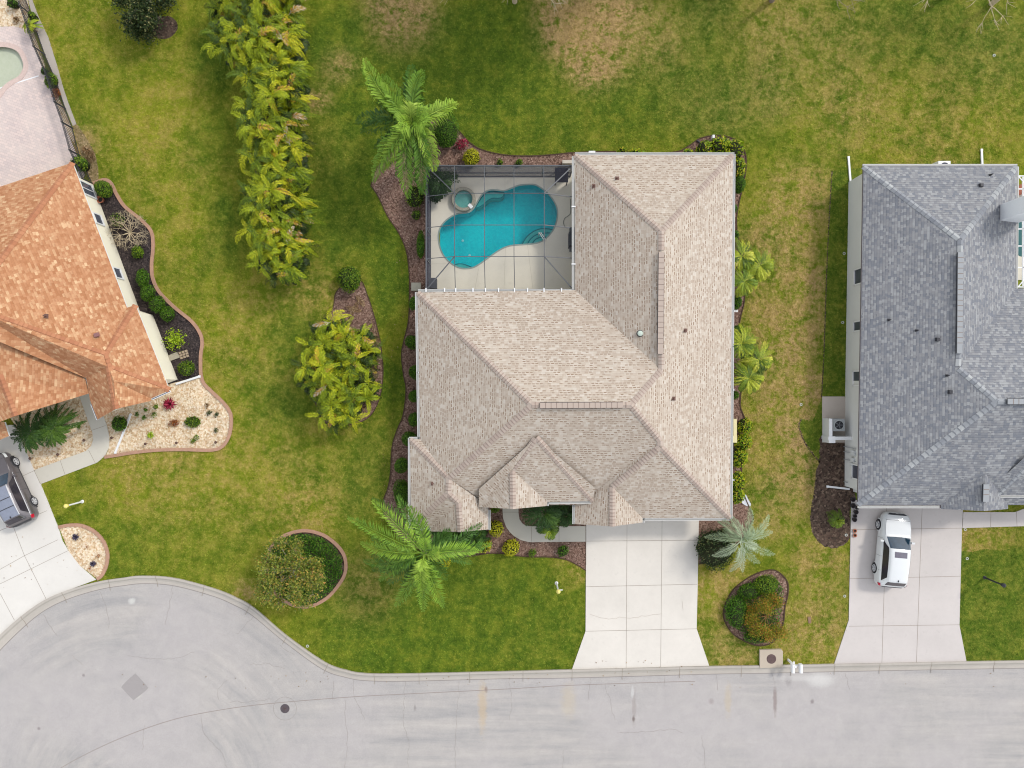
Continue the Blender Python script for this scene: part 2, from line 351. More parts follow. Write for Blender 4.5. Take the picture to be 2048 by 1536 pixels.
def leaf_material(name, stops, tr=.30, attr=False, rough=.55):
    n = N(name); g = n.n("NewGeometry"); rnd = g.outputs["Random Per Island"]
    if attr:
        at = n.n("Attribute", attribute_name="fr"); f = n.math('ADD', n.math('MULTIPLY', at.outputs["Fac"], .84), n.math('MULTIPLY', rnd, .16))
    else: f = rnd
    c = n.ramp(f, [(p, C(*q)) for p, q in stops]); n.col(c); n.rough(rough); n.b.inputs["Specular IOR Level"].default_value = .3
    tl = n.n("BsdfTranslucent"); n.t.links.new(c, tl.inputs[0]); mx = n.n("MixShader"); mx.inputs[0].default_value = tr
    n.t.links.new(n.b.outputs[0], mx.inputs[1]); n.t.links.new(tl.outputs[0], mx.inputs[2])
    n.t.links.new(mx.outputs[0], n.t.nodes["Material Output"].inputs[0]); return n.m
L_ARECA = leaf_material("areca_leaf", [(0, (26, 38, 8)), (.22, (60, 84, 14)), (.40, (106, 132, 14)), (.60, (172, 186, 20)), (.78, (218, 210, 34)), (.86, (206, 146, 56)), (.93, (200, 176, 138)), (1, (226, 222, 214))], .16, True)
L_QUEEN = leaf_material("queen_leaf", [(0, (40, 74, 32)), (.3, (82, 126, 40)), (.65, (142, 180, 52)), (.9, (186, 208, 84)), (1, (212, 222, 170))], .16, True)
L_SILVER = leaf_material("silver_leaf", [(0, (128, 148, 104)), (.5, (172, 190, 150)), (1, (222, 230, 206))], .2, True)
L_PYGMY = leaf_material("date_palm_leaf", [(0, (34, 58, 14)), (.4, (108, 138, 26)), (.8, (186, 196, 50)), (1, (226, 222, 92))], .12, True)
L_DARKP = leaf_material("dark_palm_leaf", [(0, (34, 62, 24)), (.5, (58, 94, 34)), (1, (110, 146, 42))], .25, True)
L_BOX = leaf_material("boxwood_leaf", [(0, (42, 76, 10)), (.5, (76, 124, 16)), (1, (122, 166, 32))])
L_GREEN = leaf_material("green_leaf", [(0, (52, 86, 14)), (.5, (96, 138, 22)), (1, (160, 182, 40))])
L_YEL = leaf_material("golden_leaf", [(0, (136, 146, 16)), (.5, (206, 204, 26)), (1, (238, 232, 66))])
L_MIX = leaf_material("croton_leaf", [(0, (84, 128, 16)), (.5, (150, 184, 24)), (.8, (210, 212, 36)), (1, (232, 206, 70))])
L_OAK = leaf_material("dark_tree_leaf", [(0, (30, 46, 22)), (.5, (58, 78, 38)), (.85, (96, 116, 62)), (1, (168, 160, 104))])
L_ORANGE = leaf_material("thinning_leaf", [(0, (88, 116, 44)), (.4, (134, 154, 56)), (.72, (176, 182, 74)), (.93, (206, 178, 84)), (1, (226, 164, 92))])
L_RED = leaf_material("red_leaf", [(0, (110, 14, 34)), (.5, (162, 26, 62)), (1, (216, 84, 112))])
L_RUST = leaf_material("rust_leaf", [(0, (120, 52, 22)), (.6, (176, 96, 44)), (1, (206, 150, 84))])
L_PURPLE = leaf_material("purple_leaf", [(0, (58, 50, 66)), (1, (104, 94, 116))])
L_DRY = leaf_material("dry_leaf", [(0, (104, 74, 44)), (.6, (166, 134, 92)), (1, (214, 188, 150))])
L_LIME = leaf_material("lime_leaf", [(0, (128, 160, 10)), (.6, (176, 206, 26)), (1, (210, 226, 70))])
L_COVER = leaf_material("cover_leaf", [(0, (40, 80, 12)), (.5, (72, 126, 22)), (1, (120, 164, 40))])

# ------------------------------------------------------------------ ground, road, kerb, paving
POOL_HOLE = (W(872, 356), W(1122, 545))
ZONES = [  # px, py, radius px, (dry, lush grass plus painted hedge and tree shade, worn)
    (1600, 870, 34, (.3, 0, .8)), (1615, 780, 30, (.4, 0, .7)), (1575, 700, 36, (.6, 0, .5)), (1630, 560, 26, (.4, 0, .6)), (1620, 430, 26, (.5, 0, .4)), (1110, 20, 36, (.1, 0, 1)), (1180, 130, 36, (.1, 0, .9)),
    (150, 80, 90, (.3, 0, 0)), (300, 250, 130, (.45, 0, 0)), (430, 260, 60, (0, .6, 0)), (350, 480, 100, (.35, .1, 0)), (450, 500, 40, (0, .8, 0)),
    (665, 300, 60, (.3, .5, 0)), (700, 60, 50, (0, .8, 0)), (800, 30, 60, (.1, .1, .8)), (680, 130, 30, (.1, .2, .8)), (640, 200, 22, (0, .3, .6)), (655, 420, 60, (0, 1, 0)), (650, 520, 50, (0, .9, 0)), (655, 110, 45, (0, 1, 0)), (700, 350, 60, (0, 1, 0)), (760, 470, 45, (0, 1, 0)), (700, 450, 45, (.1, .8, 0)), (440, 120, 50, (0, 1, 0)), (455, 420, 35, (0, 1, 0)), (580, 820, 50, (0, 1, 0)), (585, 660, 45, (0, .9, 0)), (250, 200, 70, (.1, 0, 0)), (140, 180, 50, (.1, .2, 0)), (850, 300, 60, (0, .8, 0)), (1000, 270, 60, (0, .6, 0)),
    (950, 160, 140, (0, 1, 0)), (760, 180, 100, (0, .9, 0)), (1020, 60, 70, (0, 1, 0)), (1140, 60, 55, (.1, 0, 1)), (1200, 20, 60, (.1, 0, 1)), (1200, 110, 60, (.2, 0, .9)),
    (1300, 80, 70, (.1, .5, .35)), (1420, 20, 60, (0, .9, .1)), (1370, 170, 90, (.1, .8, .05)), (1250, 190, 80, (0, .9, 0)), (1560, 60, 80, (.2, .5, .25)),
    (1680, 90, 80, (.2, .6, .15)), (1850, 60, 110, (.1, .8, .05)), (1980, 100, 80, (.1, .8, .1)), (1700, 200, 80, (.6, .2, .1)), (1880, 230, 120, (.6, .1, 0)),
    (1540, 180, 60, (.1, .6, .2)), (1440, 210, 60, (.1, .8, .1)), (1100, 260, 120, (.1, .7, 0)), (1600, 400, 60, (.9, .1, .2)), (1560, 500, 70, (.8, .2, .3)), (1600, 640, 60, (.8, .2, .4)),
    (1540, 640, 50, (1, 0, .2)), (1570, 800, 70, (.9, .2, .3)), (1520, 900, 50, (.9, .2, 0)), (1600, 950, 50, (.9, .1, .4)), (1560, 1010, 60, (.6, .3, .2)), (1640, 1130, 50, (.9, 0, .1)),
    (1440, 1180, 50, (1, 0, .1)), (1620, 1260, 60, (.8, .2, .2)), (1470, 1300, 50, (.6, .4, .2)), (1960, 1080, 60, (1, 0, .1)), (2000, 1180, 90, (0, .8, 0)),
    (740, 620, 40, (.1, .7, 0)), (640, 580, 60, (.8, .1, 0)), (780, 560, 50, (0, 1, 0)), (785, 760, 40, (0, 1, 0)), (560, 740, 50, (.3, .6, 0)), (600, 890, 80, (.4, .2, 0)),
    (450, 680, 80, (.5, 0, 0)), (520, 620, 60, (.5, .1, 0)), (430, 950, 130, (.6, 0, 0)), (300, 960, 90, (.7, 0, 0)), (720, 900, 80, (.2, .6, 0)), (720, 980, 60, (.2, .8, 0)),
    (620, 1010, 60, (.9, 0, 0)), (250, 1080, 90, (.1, .4, 0)), (400, 1120, 120, (.1, .5, 0)), (490, 1180, 22, (0, 0, .6)), (740, 1180, 60, (.5, .5, .2)), (800, 1250, 150, (0, .9, 0)),
    (1000, 1220, 150, (0, .85, 0)), (1080, 1290, 90, (.1, .7, 0)), (960, 1150, 80, (.1, .7, 0)), (160, 290, 30, (.5, 0, .7)), (1410, 1250, 26, (.6, .2, 0)), (720, 250, 60, (0, .9, 0)), (1150, 1135, 30, (1, 0, 0))]
import numpy as np
def zone_np(X, Y):
    acc = np.zeros((len(X), 3)) + np.array([.10, .16, .0]); wt = np.ones(len(X)) * .8
    for a, b, r, t in ZONES:
        q = W(a, b); r = r / K; d2 = ((X - q.x) ** 2 + (Y - q.y) ** 2) / (r * r); g = np.where(d2 < 5, np.exp(-d2 * 1.4) * 4.0, 0)
        acc += g[:, None] * np.array(t) * 1.15; wt += g
    z = np.clip(acc / wt[:, None], 0, 1); return np.concatenate([z, np.ones((len(X), 1))], 1)
def inside_np(X, Y, P):
    c = np.zeros(len(X), bool); n = len(P)
    for i in range(n):
        x1, y1 = P[i][0], P[i][1]; x2, y2 = P[i - 1][0], P[i - 1][1]
        if y1 == y2: continue
        m_ = ((y1 > Y) != (y2 > Y)) & (X < (x2 - x1) * (Y - y1) / (y2 - y1) + x1); c ^= m_
    return c
SODS = []
def grow_grass(n, seed=3):
    g = np.random.default_rng(seed); X = g.uniform(-33, 33, n); Y = g.uniform(-19, 25, n); ok = np.ones(n, bool)
    for P in EXCL:
        xs = [p[0] for p in P]; ys = [p[1] for p in P]; idx = np.where(ok & (X > min(xs)) & (X < max(xs)) & (Y > min(ys)) & (Y < max(ys)))[0]
        if len(idx): ok[idx[inside_np(X[idx], Y[idx], P)]] = False
    X = X[ok]; Y = Y[ok]; n = len(X); az = g.uniform(0, 6.283, n); L = g.uniform(.05, .13, n); wd = g.uniform(.014, .03, n); zt = g.uniform(.02, .075, n)
    co = np.zeros((n, 3, 3)); dx, dy = np.cos(az), np.sin(az)
    co[:, 0, 0] = X - dy * wd; co[:, 0, 1] = Y + dx * wd; co[:, 1, 0] = X + dy * wd; co[:, 1, 1] = Y - dx * wd; co[:, 2, 0] = X + dx * L; co[:, 2, 1] = Y + dy * L; co[:, 2, 2] = zt; co[:, :2, 2] = .004
    zs = zone_np(X, Y)
    for P in SODS: zs[inside_np(X, Y, P)] = (.1, .95, 0, 1)
    me = bpy.data.meshes.new("grass"); me.vertices.add(3 * n); me.loops.add(3 * n); me.polygons.add(n)
    me.vertices.foreach_set("co", co.ravel()); me.loops.foreach_set("vertex_index", np.arange(3 * n, dtype=np.int32)); me.polygons.foreach_set("loop_start", np.arange(0, 3 * n, 3, dtype=np.int32)); me.update()
    ca = me.color_attributes.new("zone", 'FLOAT_COLOR', 'POINT'); ca.data.foreach_set("color", np.repeat(zs, 3, axis=0).ravel())
    me.materials.append(M_BLADE); o = bpy.data.objects.new("grass", me); COL.objects.link(o); o['kind'] = 'stuff'; o['label'] = "short lawn grass with straw-coloured blades"
def build_ground():
    xs = [-900, -300, -120, -60] + [-44 + .5 * i for i in range(177)] + [60, 120, 300, 900]
    ys = [-900, -300, -120, -55] + [-34 + .5 * i for i in range(141)] + [55, 120, 300, 900]
    vs = [(x, y, 0) for y in ys for x in xs]; nx = len(xs); fs = []
    x0, y1 = POOL_HOLE[0].x, POOL_HOLE[0].y; x1, y0 = POOL_HOLE[1].x, POOL_HOLE[1].y
    lx0, ly1, lx1, ly0 = W(-80, 60).x, W(0, 60).y, W(90, 0).x, W(0, 200).y
    for j in range(len(ys) - 1):
        for i in range(nx - 1):
            cx, cy = (xs[i] + xs[i + 1]) / 2, (ys[j] + ys[j + 1]) / 2
            if x0 + .1 < xs[i] and xs[i + 1] < x1 + .4 and y0 - .2 < ys[j] and ys[j + 1] < y1 + .3: continue
            if -33.9 < xs[i] and xs[i + 1] < -30.0 and 17.4 < ys[j] and ys[j + 1] < 21.6: continue
            fs.append((j * nx + i, j * nx + i + 1, (j + 1) * nx + i + 1, (j + 1) * nx + i))
    me = bpy.data.meshes.new("ground"); me.from_pydata(vs, [], fs)
    ca = me.color_attributes.new("zone", 'FLOAT_COLOR', 'POINT')
    buf = zone_np(np.array([v[0] for v in vs]), np.array([v[1] for v in vs])).ravel()
    ca.data.foreach_set("color", buf); me.materials.append(M_GRASS)
    o = bpy.data.objects.new("ground", me); COL.objects.link(o); return struct(o, "mown green and straw-coloured lawn between the houses")
build_ground()
SODS = [px([(1664, 342), (1740, 334), (1740, 1000), (1690, 1075), (1640, 1000), (1640, 925), (1625, 905), (1608, 880), (1598, 850), (1603, 838), (1625, 842), (1642, 800), (1647, 700), (1655, 500)]), px(spline([(1918, 1110), (1945, 1104), (1972, 1098), (2000, 1101), (2040, 1095), (2120, 1090), (2120, 1200), (2080, 1330), (1925, 1330), (1915, 1200)], 4, True))]
m = MB(); m.sheet([px([(1664, 342), (1740, 334), (1740, 1000), (1690, 1075), (1640, 1000), (1640, 925), (1625, 905), (1608, 880), (1598, 850), (1603, 838), (1625, 842), (1642, 800), (1647, 700), (1655, 500)])], .006)
struct(m.build("lawn_strip", M_SOD), "darker green strip of newer grass beside the grey house")
m = MB(); m.sheet([px(spline([(1918, 1110), (1945, 1104), (1972, 1098), (2000, 1101), (2040, 1095), (2120, 1090), (2120, 1200), (2080, 1330), (1925, 1330), (1915, 1200)], 4, True))], .006)
struct(m.build("lawn_patch", M_SOD), "lush green patch of lawn with the black lamp post")
m = MB(); ribbon(m, px(spline([(1664, 342), (1655, 500), (1648, 700), (1643, 795)], 6)), .07, .006, .012); ribbon(m, px(spline([(1603, 838), (1598, 852), (1608, 882), (1626, 908), (1640, 925)], 5)), .09, .006, .012)
struct(m.build("bare_soil_seam", M_SOIL))

kerb_out = [(-150, 1440), (-60, 1335), (0, 1271), (50, 1227), (95, 1197), (145, 1177), (200, 1162), (247, 1155), (283, 1151), (348, 1155), (428, 1176), (475, 1195), (512, 1217), (575, 1271), (650, 1323), (693, 1339), (733, 1345.6), (819, 1346), (1012, 1341.6), (1144, 1338), (1418, 1331.5), (1515, 1330), (1668, 1327), (1930, 1322), (2200, 1317), (2900, 1300)]
kerb_in = [(-140, 1470), (-50, 1362), (0, 1301), (60, 1243), (103, 1213), (150, 1193), (203, 1178), (247, 1171), (288, 1167), (347, 1171), (423, 1191), (467, 1209), (505, 1231), (568, 1283), (643, 1337), (690, 1354), (733, 1361), (819, 1362), (1012, 1357), (1144, 1355.5), (1418, 1348), (1515, 1346.5), (1668, 1343), (1930, 1338), (2200, 1333), (2900, 1316)]
ko = px(spline(kerb_out, 8)); ki = px(spline(kerb_in, 8))
EXCL.append(ko + px([(2900, 1900), (-400, 1900)]))
m = MB(); far = px([(2900, 1900), (2900, 2600), (-400, 2600), (-400, 1900)]); m.sheet([ki + far], .008); struct(m.build("road", M_ROAD), "pale asphalt road widening into a turning circle")
n_ = len(ko)
def kerb_strip(name, a, b, za, zb, mat):
    mb = MB(); vs = []
    for i in range(n_):
        A = Vector(ko[i]); B = Vector(ki[i]); p = A.lerp(B, a); q = A.lerp(B, b); vs += [(p.x, p.y, za), (q.x, q.y, zb)]
    fs = [(2 * i, 2 * i + 1, 2 * i + 3, 2 * i + 2) for i in range(n_ - 1)]
    mb.add(vs, fs); return mb, mat
mb, _ = kerb_strip("kerb", 0, .28, .13, .12, M_KERBTOP); mb2, _ = kerb_strip("k", .28, .62, .12, .04, M_KERB); mb.add(mb2.v, mb2.f); mb3, _ = kerb_strip("k", .62, 1.0, .04, .022, M_KERB); mb.add(mb3.v, mb3.f)
mb4, _ = kerb_strip("k", 0, 0.0001, 0, .13, M_KERB); mb.add(mb4.v, mb4.f)
kerb = struct(mb.build("kerb", M_KERB), "rolled concrete kerb along the road edge")
mb = MB(); mb.add(*(lambda t: (t[0].v, t[0].f))(kerb_strip("k", .26, .40, .127, .098, M_KERBTOP))); mb.build("worn_edge", M_KERBTOP, kerb)
mb = MB()
acc = 0
for i in range(n_ - 1):
    acc += (Vector(ko[i + 1]) - Vector(ko[i])).length
    if acc > 2.9:
        acc = 0; A = Vector(ko[i]); B = Vector(ki[i]); d = (B - A).normalized(); q = A.lerp(B, .28); r_ = A.lerp(B, .62)
        mb.bar((A.x, A.y, .134), (q.x, q.y, .124), .025, .006); mb.bar((q.x, q.y, .124), (r_.x, r_.y, .044), .025, .006); mb.bar((r_.x, r_.y, .044), (B.x + d.x * .2, B.y + d.y * .2, .024), .025, .006)
mb.build("kerb_joint", M_JOINT, kerb)
# dark seam between kerb and asphalt
mb = MB(); ribbon(mb, ki, .035, .008, .024); mb.build("road_seam", flat("seam", C(150, 142, 138), .9), kerb)

def cracks(segs, wd, seed, parent):
    rnd = random.Random(seed); mb = MB()
    for pts in segs:
        P = [Vector(q) for q in pts]; out = []
        for a, b in zip(P, P[1:]):
            k = max(2, int((b - a).length / 7)); dv = (b - a); nn = Vector((-dv.y, dv.x)).normalized()
            for i in range(k):
                out.append(a + dv * (i / k) + nn * (rnd.uniform(-2.2, 2.2) if i else 0))
        out.append(P[-1]); ribbon(mb, px([(q.x, q.y) for q in out]), wd, .009, .0125)
    return mb
road = bpy.data.objects["road"]
cracks([[(199, 1182), (212, 1212), (217, 1235), (216, 1258)], [(346, 1171), (340, 1210), (330, 1250)], [(86, 1229), (115, 1272)], [(507, 1232), (480, 1262), (472, 1268)], [(455, 1360), (436, 1378), (438, 1400)],
        [(402, 1430), (405, 1450), (410, 1470)], [(410, 1470), (440, 1500), (455, 1536)], [(255, 1311), (300, 1318), (350, 1316), (390, 1304)], [(290, 1450), (285, 1500)], [(145, 1310), (165, 1330)], [(500, 1330), (530, 1326), (570, 1338)],
        [(811, 1362), (808, 1400), (806, 1440), (818, 1480), (814, 1520), (816, 1540)], [(918, 1362), (916, 1400), (912, 1460), (910, 1540)], [(1019, 1357), (1023, 1410), (1019, 1440)], [(1181, 1356), (1176, 1400)], [(1210, 1370), (1222, 1410), (1230, 1440)],
        [(1330, 1350), (1328, 1375)], [(1432, 1348), (1435, 1380)], [(1235, 1466), (1290, 1464), (1345, 1458), (1365, 1466)], [(1127, 1500), (1124, 1540)], [(1404, 1470), (1410, 1520), (1412, 1545)], [(1544, 1348), (1548, 1370)],
        [(667, 1362), (666, 1400)], [(690, 1400), (691, 1440), (695, 1480), (690, 1540)], [(460, 1405), (520, 1400), (545, 1398)], [(708, 1358), (708, 1395), (730, 1440)], [(1690, 1345), (1700, 1380)], [(560, 1290), (590, 1310)]], .014, 3, road).build("crack", M_CRACK, road)
m = MB(); ribbon(m, px(spline([(60, 1580), (130, 1531), (230, 1481), (340, 1441), (440, 1420), (540, 1407), (700, 1394), (811, 1388), (1012, 1378), (1130, 1371), (1330, 1364), (1390, 1363)], 8)), .035, .009, .0125)
m.build("paving_seam", flat("seam2", C(158, 146, 140), .9), road)
m = MB(); m.sheet([px(spline([(268, 1349), (274, 1350), (294, 1372), (295, 1378), (270, 1398), (265, 1398), (246, 1378), (245, 1371)], 4, True))], .013); m.build("asphalt_patch", flat("patch", C(166, 160, 158), .95, var=.1, sc=20), road)

def slab(name, pts, z, mat, joints, label, jw=.022):
    mb = MB(); mb.prism(px(pts), 0, z); o = struct(mb.build(name, mat), label); EXCL.append(px(pts))
    if joints:
        jb = MB()
        for a, b in joints: ribbon(jb, px([a, b]), jw, z + .001, z + .004)
        jb.build("expansion_joint", M_JOINT, o)
    return o
d1 = slab("driveway", [(1172, 1020), (1398, 1020), (1397, 1060), (1395, 1170), (1393, 1257), (1418, 1331), (1144, 1338), (1171, 1262), (1172, 1100)], .05, M_DRIVE,
     [((1254, 1020), (1252, 1336)), ((1324, 1020), (1321, 1334)), ((1172, 1082), (1396, 1080)), ((1172, 1173), (1394, 1168)), ((1171, 1262), (1393, 1257)), ((1172, 1020), (1172, 1130))], "wide cream concrete driveway of the tan-roofed house")
cb = cracks([[(1180, 1228), (1210, 1236), (1252, 1235)], [(1252, 1235), (1290, 1232), (1323, 1227)], [(1364, 1202), (1366, 1220)]], .014, 5, d1); cb.v = [(a, b, c + .046) for a, b, c in cb.v]; cb.build("crack", flat("hairline", C(196, 184, 172), .9), d1)
slab("garden_path", [(1005, 1000), (1005, 1016), (1006, 1036), (1012, 1053), (1019, 1063), (1028, 1072), (1042, 1080), (1059, 1084), (1171, 1083), (1171, 1052), (1059, 1052), (1050, 1050), (1044, 1046), (1039, 1038), (1037, 1026), (1037, 1000)], .045, M_PATH,
     [((1006, 1024), (1037, 1024)), ((1063, 1053), (1063, 1083)), ((1118, 1053), (1118, 1083))], "curved concrete path to the entry of the tan-roofed house")
slab("neighbour_driveway", [(1702, 1000), (1926, 1000), (1923, 1056), (1918, 1250), (1932, 1322), (1668, 1327), (1697, 1240), (1700, 1100)], .05, M_DRIVE_R,
     [((1773, 1000), (1763, 1325)), ((1844, 1000), (1832, 1324)), ((1700, 1059), (1924, 1056)), ((1698, 1157), (1920, 1152)), ((1697, 1252), (1918, 1249))], "concrete driveway of the grey-roofed house")
slab("neighbour_path", [(1926, 1024), (2030, 1024), (2045, 1018), (2100, 1010), (2100, 1045), (2048, 1052), (1924, 1056)], .045, M_DRIVE_R, [((1981, 1024), (1980, 1055)), ((2032, 1023), (2033, 1053))], "path leading off the driveway of the grey-roofed house")
slab("corner_driveway", [(-30, 850), (30, 850), (51, 898), (69, 940), (82, 968), (117, 1054), (125, 1080), (137, 1101), (160, 1131), (193, 1159), (145, 1177), (95, 1197), (50, 1227), (0, 1271), (-60, 1330), (-150, 1300), (-160, 1000)], .05, M_DRIVE_L,
     [((27, 1051), (50, 1111)), ((50, 1111), (94, 1199)), ((0, 1139), (50, 1111)), ((50, 1111), (117, 1079)), ((0, 1168), (137, 1101)), ((0, 1184), (30, 1240)), ((-30, 1074), (95, 1021)), ((33, 958), (72, 940)), ((69, 940), (82, 968))], "pale driveway of the orange-roofed house under the grey car", .022)
slab("corner_path", [(150, 770), (165, 808), (178, 845), (186, 866), (187, 880), (183, 892), (172, 902), (150, 910), (69, 940), (82, 968), (140, 946), (195, 925), (211, 911), (219, 893), (219, 872), (214, 850), (205, 825), (190, 780)], .045, M_PATH,
     [((183, 861), (212, 851)), ((178, 900), (192, 927)), ((121, 920), (131, 949))], "curved pale path to the entry of the orange-roofed house")

def bed(name, pts, mat, z, label, edge=None, edge_pts=None, ew=.2, eh=.06, closed=True):
    P = px(pts); mb = MB(); mb.sheet([P], z); o = struct(mb.build(name, mat), label); EXCL.append(P)
    if edge:
        eb = MB(); ribbon(eb, px(edge_pts) if edge_pts else P, ew, 0, eh, closed=edge_pts is None); eb.build("bed_edging", edge, o)
    return o
main_l = spline([(742, 372), (757, 394), (775, 432), (797, 465), (812, 500), (818, 540), (819, 580), (817, 640), (808, 680), (803, 710), (807, 750), (812, 780), (806, 830), (794, 860), (784, 895), (781, 945), (776, 975), (766, 1005), (770, 1035), (800, 1075), (860, 1108), (925, 1114), (985, 1106), (1050, 1113), (1100, 1114), (1132, 1119), (1155, 1130), (1172, 1141)], 4)
main_r = spline([(1397, 1128), (1440, 1118), (1480, 1085), (1503, 1045), (1505, 1030), (1492, 1000), (1485, 975), (1483, 930), (1490, 895), (1492, 860), (1490, 838), (1481, 815), (1481, 790), (1484, 740), (1478, 680), (1480, 640), (1489, 600), (1488, 550), (1483, 500), (1475, 470), (1473, 440), (1477, 410), (1484, 380), (1491, 345), (1492, 315), (1482, 290), (1460, 275), (1430, 271), (1400, 277), (1380, 290), (1355, 303), (1300, 307), (1235, 303), (1150, 305), (1110, 309), (1060, 312), (1010, 310), (965, 300), (938, 284), (918, 262), (895, 242), (868, 238), (830, 262), (790, 300), (755, 335), (742, 372)], 4)
m = MB(); HOLE = px([(868, 345), (1140, 345), (1140, 570), (868, 570)]); m.sheet([px(main_l + [(1172, 1030), (1397, 1030)] + main_r[:-1]), HOLE], .010)
struct(m.build("mulch_bed", M_MULCH), "brown mulch bed wrapping the tan-roofed house"); EXCL.append(px(main_l + [(1172, 1030), (1397, 1030)] + main_r[:-1]))
eb = MB(); ribbon(eb, px(main_l), .06, 0, .05); ribbon(eb, px(main_r), .06, 0, .05); eb.build("bed_edging", M_EDGED, bpy.data.objects["mulch_bed"])
isl = spline([(672, 585), (695, 565), (722, 562), (735, 590), (748, 630), (760, 680), (766, 730), (764, 775), (752, 815), (730, 840), (690, 850), (650, 845), (630, 800), (628, 720), (645, 650), (666, 615)], 5, True)
bed("palm_island_bed", isl, M_MULCH, .010, "mulch island under the free-standing areca clump", M_EDGED, None, .05, .04)
bed("hedge_bed", spline([(500, -120), (570, -120), (575, 100), (580, 300), (582, 480), (575, 530), (550, 545), (522, 530), (512, 480), (508, 200)], 5, True), M_SOIL, .010, "bare strip of soil under the long palm hedge")
cen = spline([(692, 1128), (687, 1107), (670, 1086), (645, 1069), (612, 1061), (581, 1066), (556, 1079), (541, 1100), (535, 1130), (541, 1165), (556, 1190), (585, 1209), (620, 1212), (655, 1195), (680, 1166), (690, 1147)], 5, True)
bed("round_bed", cen, M_SOIL, .010, "round planting bed near the bend of the kerb", M_EDGEB, None, .2, .09)
eggb = spline([(1446, 1228), (1461, 1186), (1489, 1160), (1523, 1143), (1551, 1141), (1573, 1160), (1576, 1185), (1570, 1213), (1565, 1250), (1548, 1282), (1518, 1291), (1487, 1281), (1461, 1262)], 5, True)
bed("egg_bed", eggb, M_MULCH, .010, "egg-shaped planting bed beside the cream driveway", M_EDGED, None, .07, .05)
bed("tree_mulch_ring", spline([(312, 40), (335, 32), (352, 42), (355, 58), (342, 74), (322, 78), (304, 68)], 5, True), M_SOIL, .010, "small dark mulch ring under the tree on the back lawn")
rsoil = spline([(1645, 870), (1700, 860), (1705, 940), (1712, 1010), (1699, 1020), (1698, 1075), (1680, 1092), (1655, 1094), (1632, 1080), (1622, 1060), (1622, 1010), (1630, 960), (1638, 920), (1642, 890)], 4, True)
rj = random.Random(2); rsoil = [(a + rj.uniform(-2.5, 2.5), b + rj.uniform(-2.5, 2.5)) for a, b in rsoil]
bed("soil_bed", rsoil, M_SOIL, .012, "dark soil bed beside the grey house")
gcurve = spline([(210, 914), (230, 911), (267, 905), (317, 900), (367, 899), (423, 900), (445, 893), (458, 874), (463, 849), (461, 825), (447, 805), (423, 782), (407, 765), (402, 745)], 5)
kcurve = spline([(402, 745), (402, 712), (405, 685), (400, 665), (383, 642), (350, 615), (320, 585), (307, 559), (304, 532), (307, 493), (303, 463), (283, 440), (250, 413), (233, 387), (223, 367), (210, 360), (187, 367)], 5)
bed("gravel_bed", gcurve + [(340, 745), (190, 790), (214, 850), (219, 872), (217, 900)], M_GRAVEL, .010, "pale gravel bed in front of the orange-roofed house")
bed("black_mulch_bed", kcurve + [(260, 600), (330, 770), (402, 752)], M_BLACK, .014, "black mulch bed along the cream wall")
eb = MB(); ribbon(eb, px(gcurve + kcurve[1:]), .2, 0, .09); eb.build("bed_edging", M_EDGEB, bpy.data.objects["gravel_bed"])
bed("porch_gravel_bed", [(10, 820), (150, 775), (165, 808), (178, 845), (186, 866), (187, 880), (183, 892), (172, 902), (150, 910), (69, 940), (51, 898), (30, 850)], M_GRAVEL, .010, "gravel bed with the dark cycads by the orange-roofed house")
smc = spline([(118, 1054), (140, 1050), (165, 1051), (190, 1063), (208, 1083), (216, 1107), (214, 1130), (205, 1150), (195, 1158)], 5)
bed("driveway_gravel_bed", smc + [(160, 1131), (137, 1101)], M_GRAVEL, .010, "small gravel bed between the pale driveway and the kerb", M_EDGEB, smc, .2, .09)
# orange house patio
patio = [(-60, 55), (29, 53), (44, 57), (55, 66), (72, 100), (92, 150), (112, 200), (130, 250), (150, 300), (170, 350), (150, 420), (-60, 420)]
lpool = [(0, 90), (22, 92), (38, 100), (48, 115), (52, 131), (49, 144), (40, 157), (22, 167), (9, 178), (-4, 195), (-25, 205), (-36, 190), (-40, 130), (-30, 98)]
lp = px(spline(lpool, 4, True)); m = MB(); m.sheet([px(patio), lp], .03); struct(m.build("patio", M_PAVER), "pink paved patio behind the orange-roofed house")
EXCL.append(px(patio)); EXCL.append(px([(40, -80), (60, -80), (65, 0), (77, 33), (97, 75), (115, 133), (126, 173), (137, 206), (153, 248), (146, 252), (118, 182), (92, 112), (70, 52), (57, 0)])); EXCL.append(px([(1698, 340), (2200, 340), (2200, 1000), (1690, 1000)])); EXCL.append(px([(1642, 790), (1700, 790), (1700, 888), (1642, 888)])); EXCL.append(px([(1516, 1296), (1566, 1295), (1566, 1340), (1516, 1340)]))
m = MB(); ribbon(m, px([(-10, 180), (78, 152)]), .07, .03, .035); m.build("drain_channel", M_WHITE, bpy.data.objects["patio"])
bed("patio_gravel", [(-40, -80), (58, -80), (56, 0), (66, 60), (90, 130), (120, 200), (146, 258), (150, 290), (120, 240), (85, 165), (55, 66), (44, 57), (29, 53), (-40, 53)], M_GRAVEL, .012, "gravel strip inside the black fence")
m = MB(); m.prism(px([(40, -80), (60, -80), (65, 0), (77, 33), (97, 75), (115, 133), (126, 173), (137, 206), (153, 248), (146, 252), (118, 182), (92, 112), (70, 52), (57, 0)]), 0, .03); struct(m.build("concrete_strip", concrete("grey_strip", C(186, 176, 166), .12, 1)), "narrow concrete strip outside the black fence")
bed("dry_ground", spline([(146, 252), (153, 248), (168, 268), (188, 303), (196, 335), (196, 362), (182, 362), (165, 320)], 3, True), ground_cover("dry_soil", [(124, 104, 70), (156, 136, 96), (110, 98, 60), (180, 156, 120)], 12), .008, "dry bare ground by the corner of the orange-roofed house")

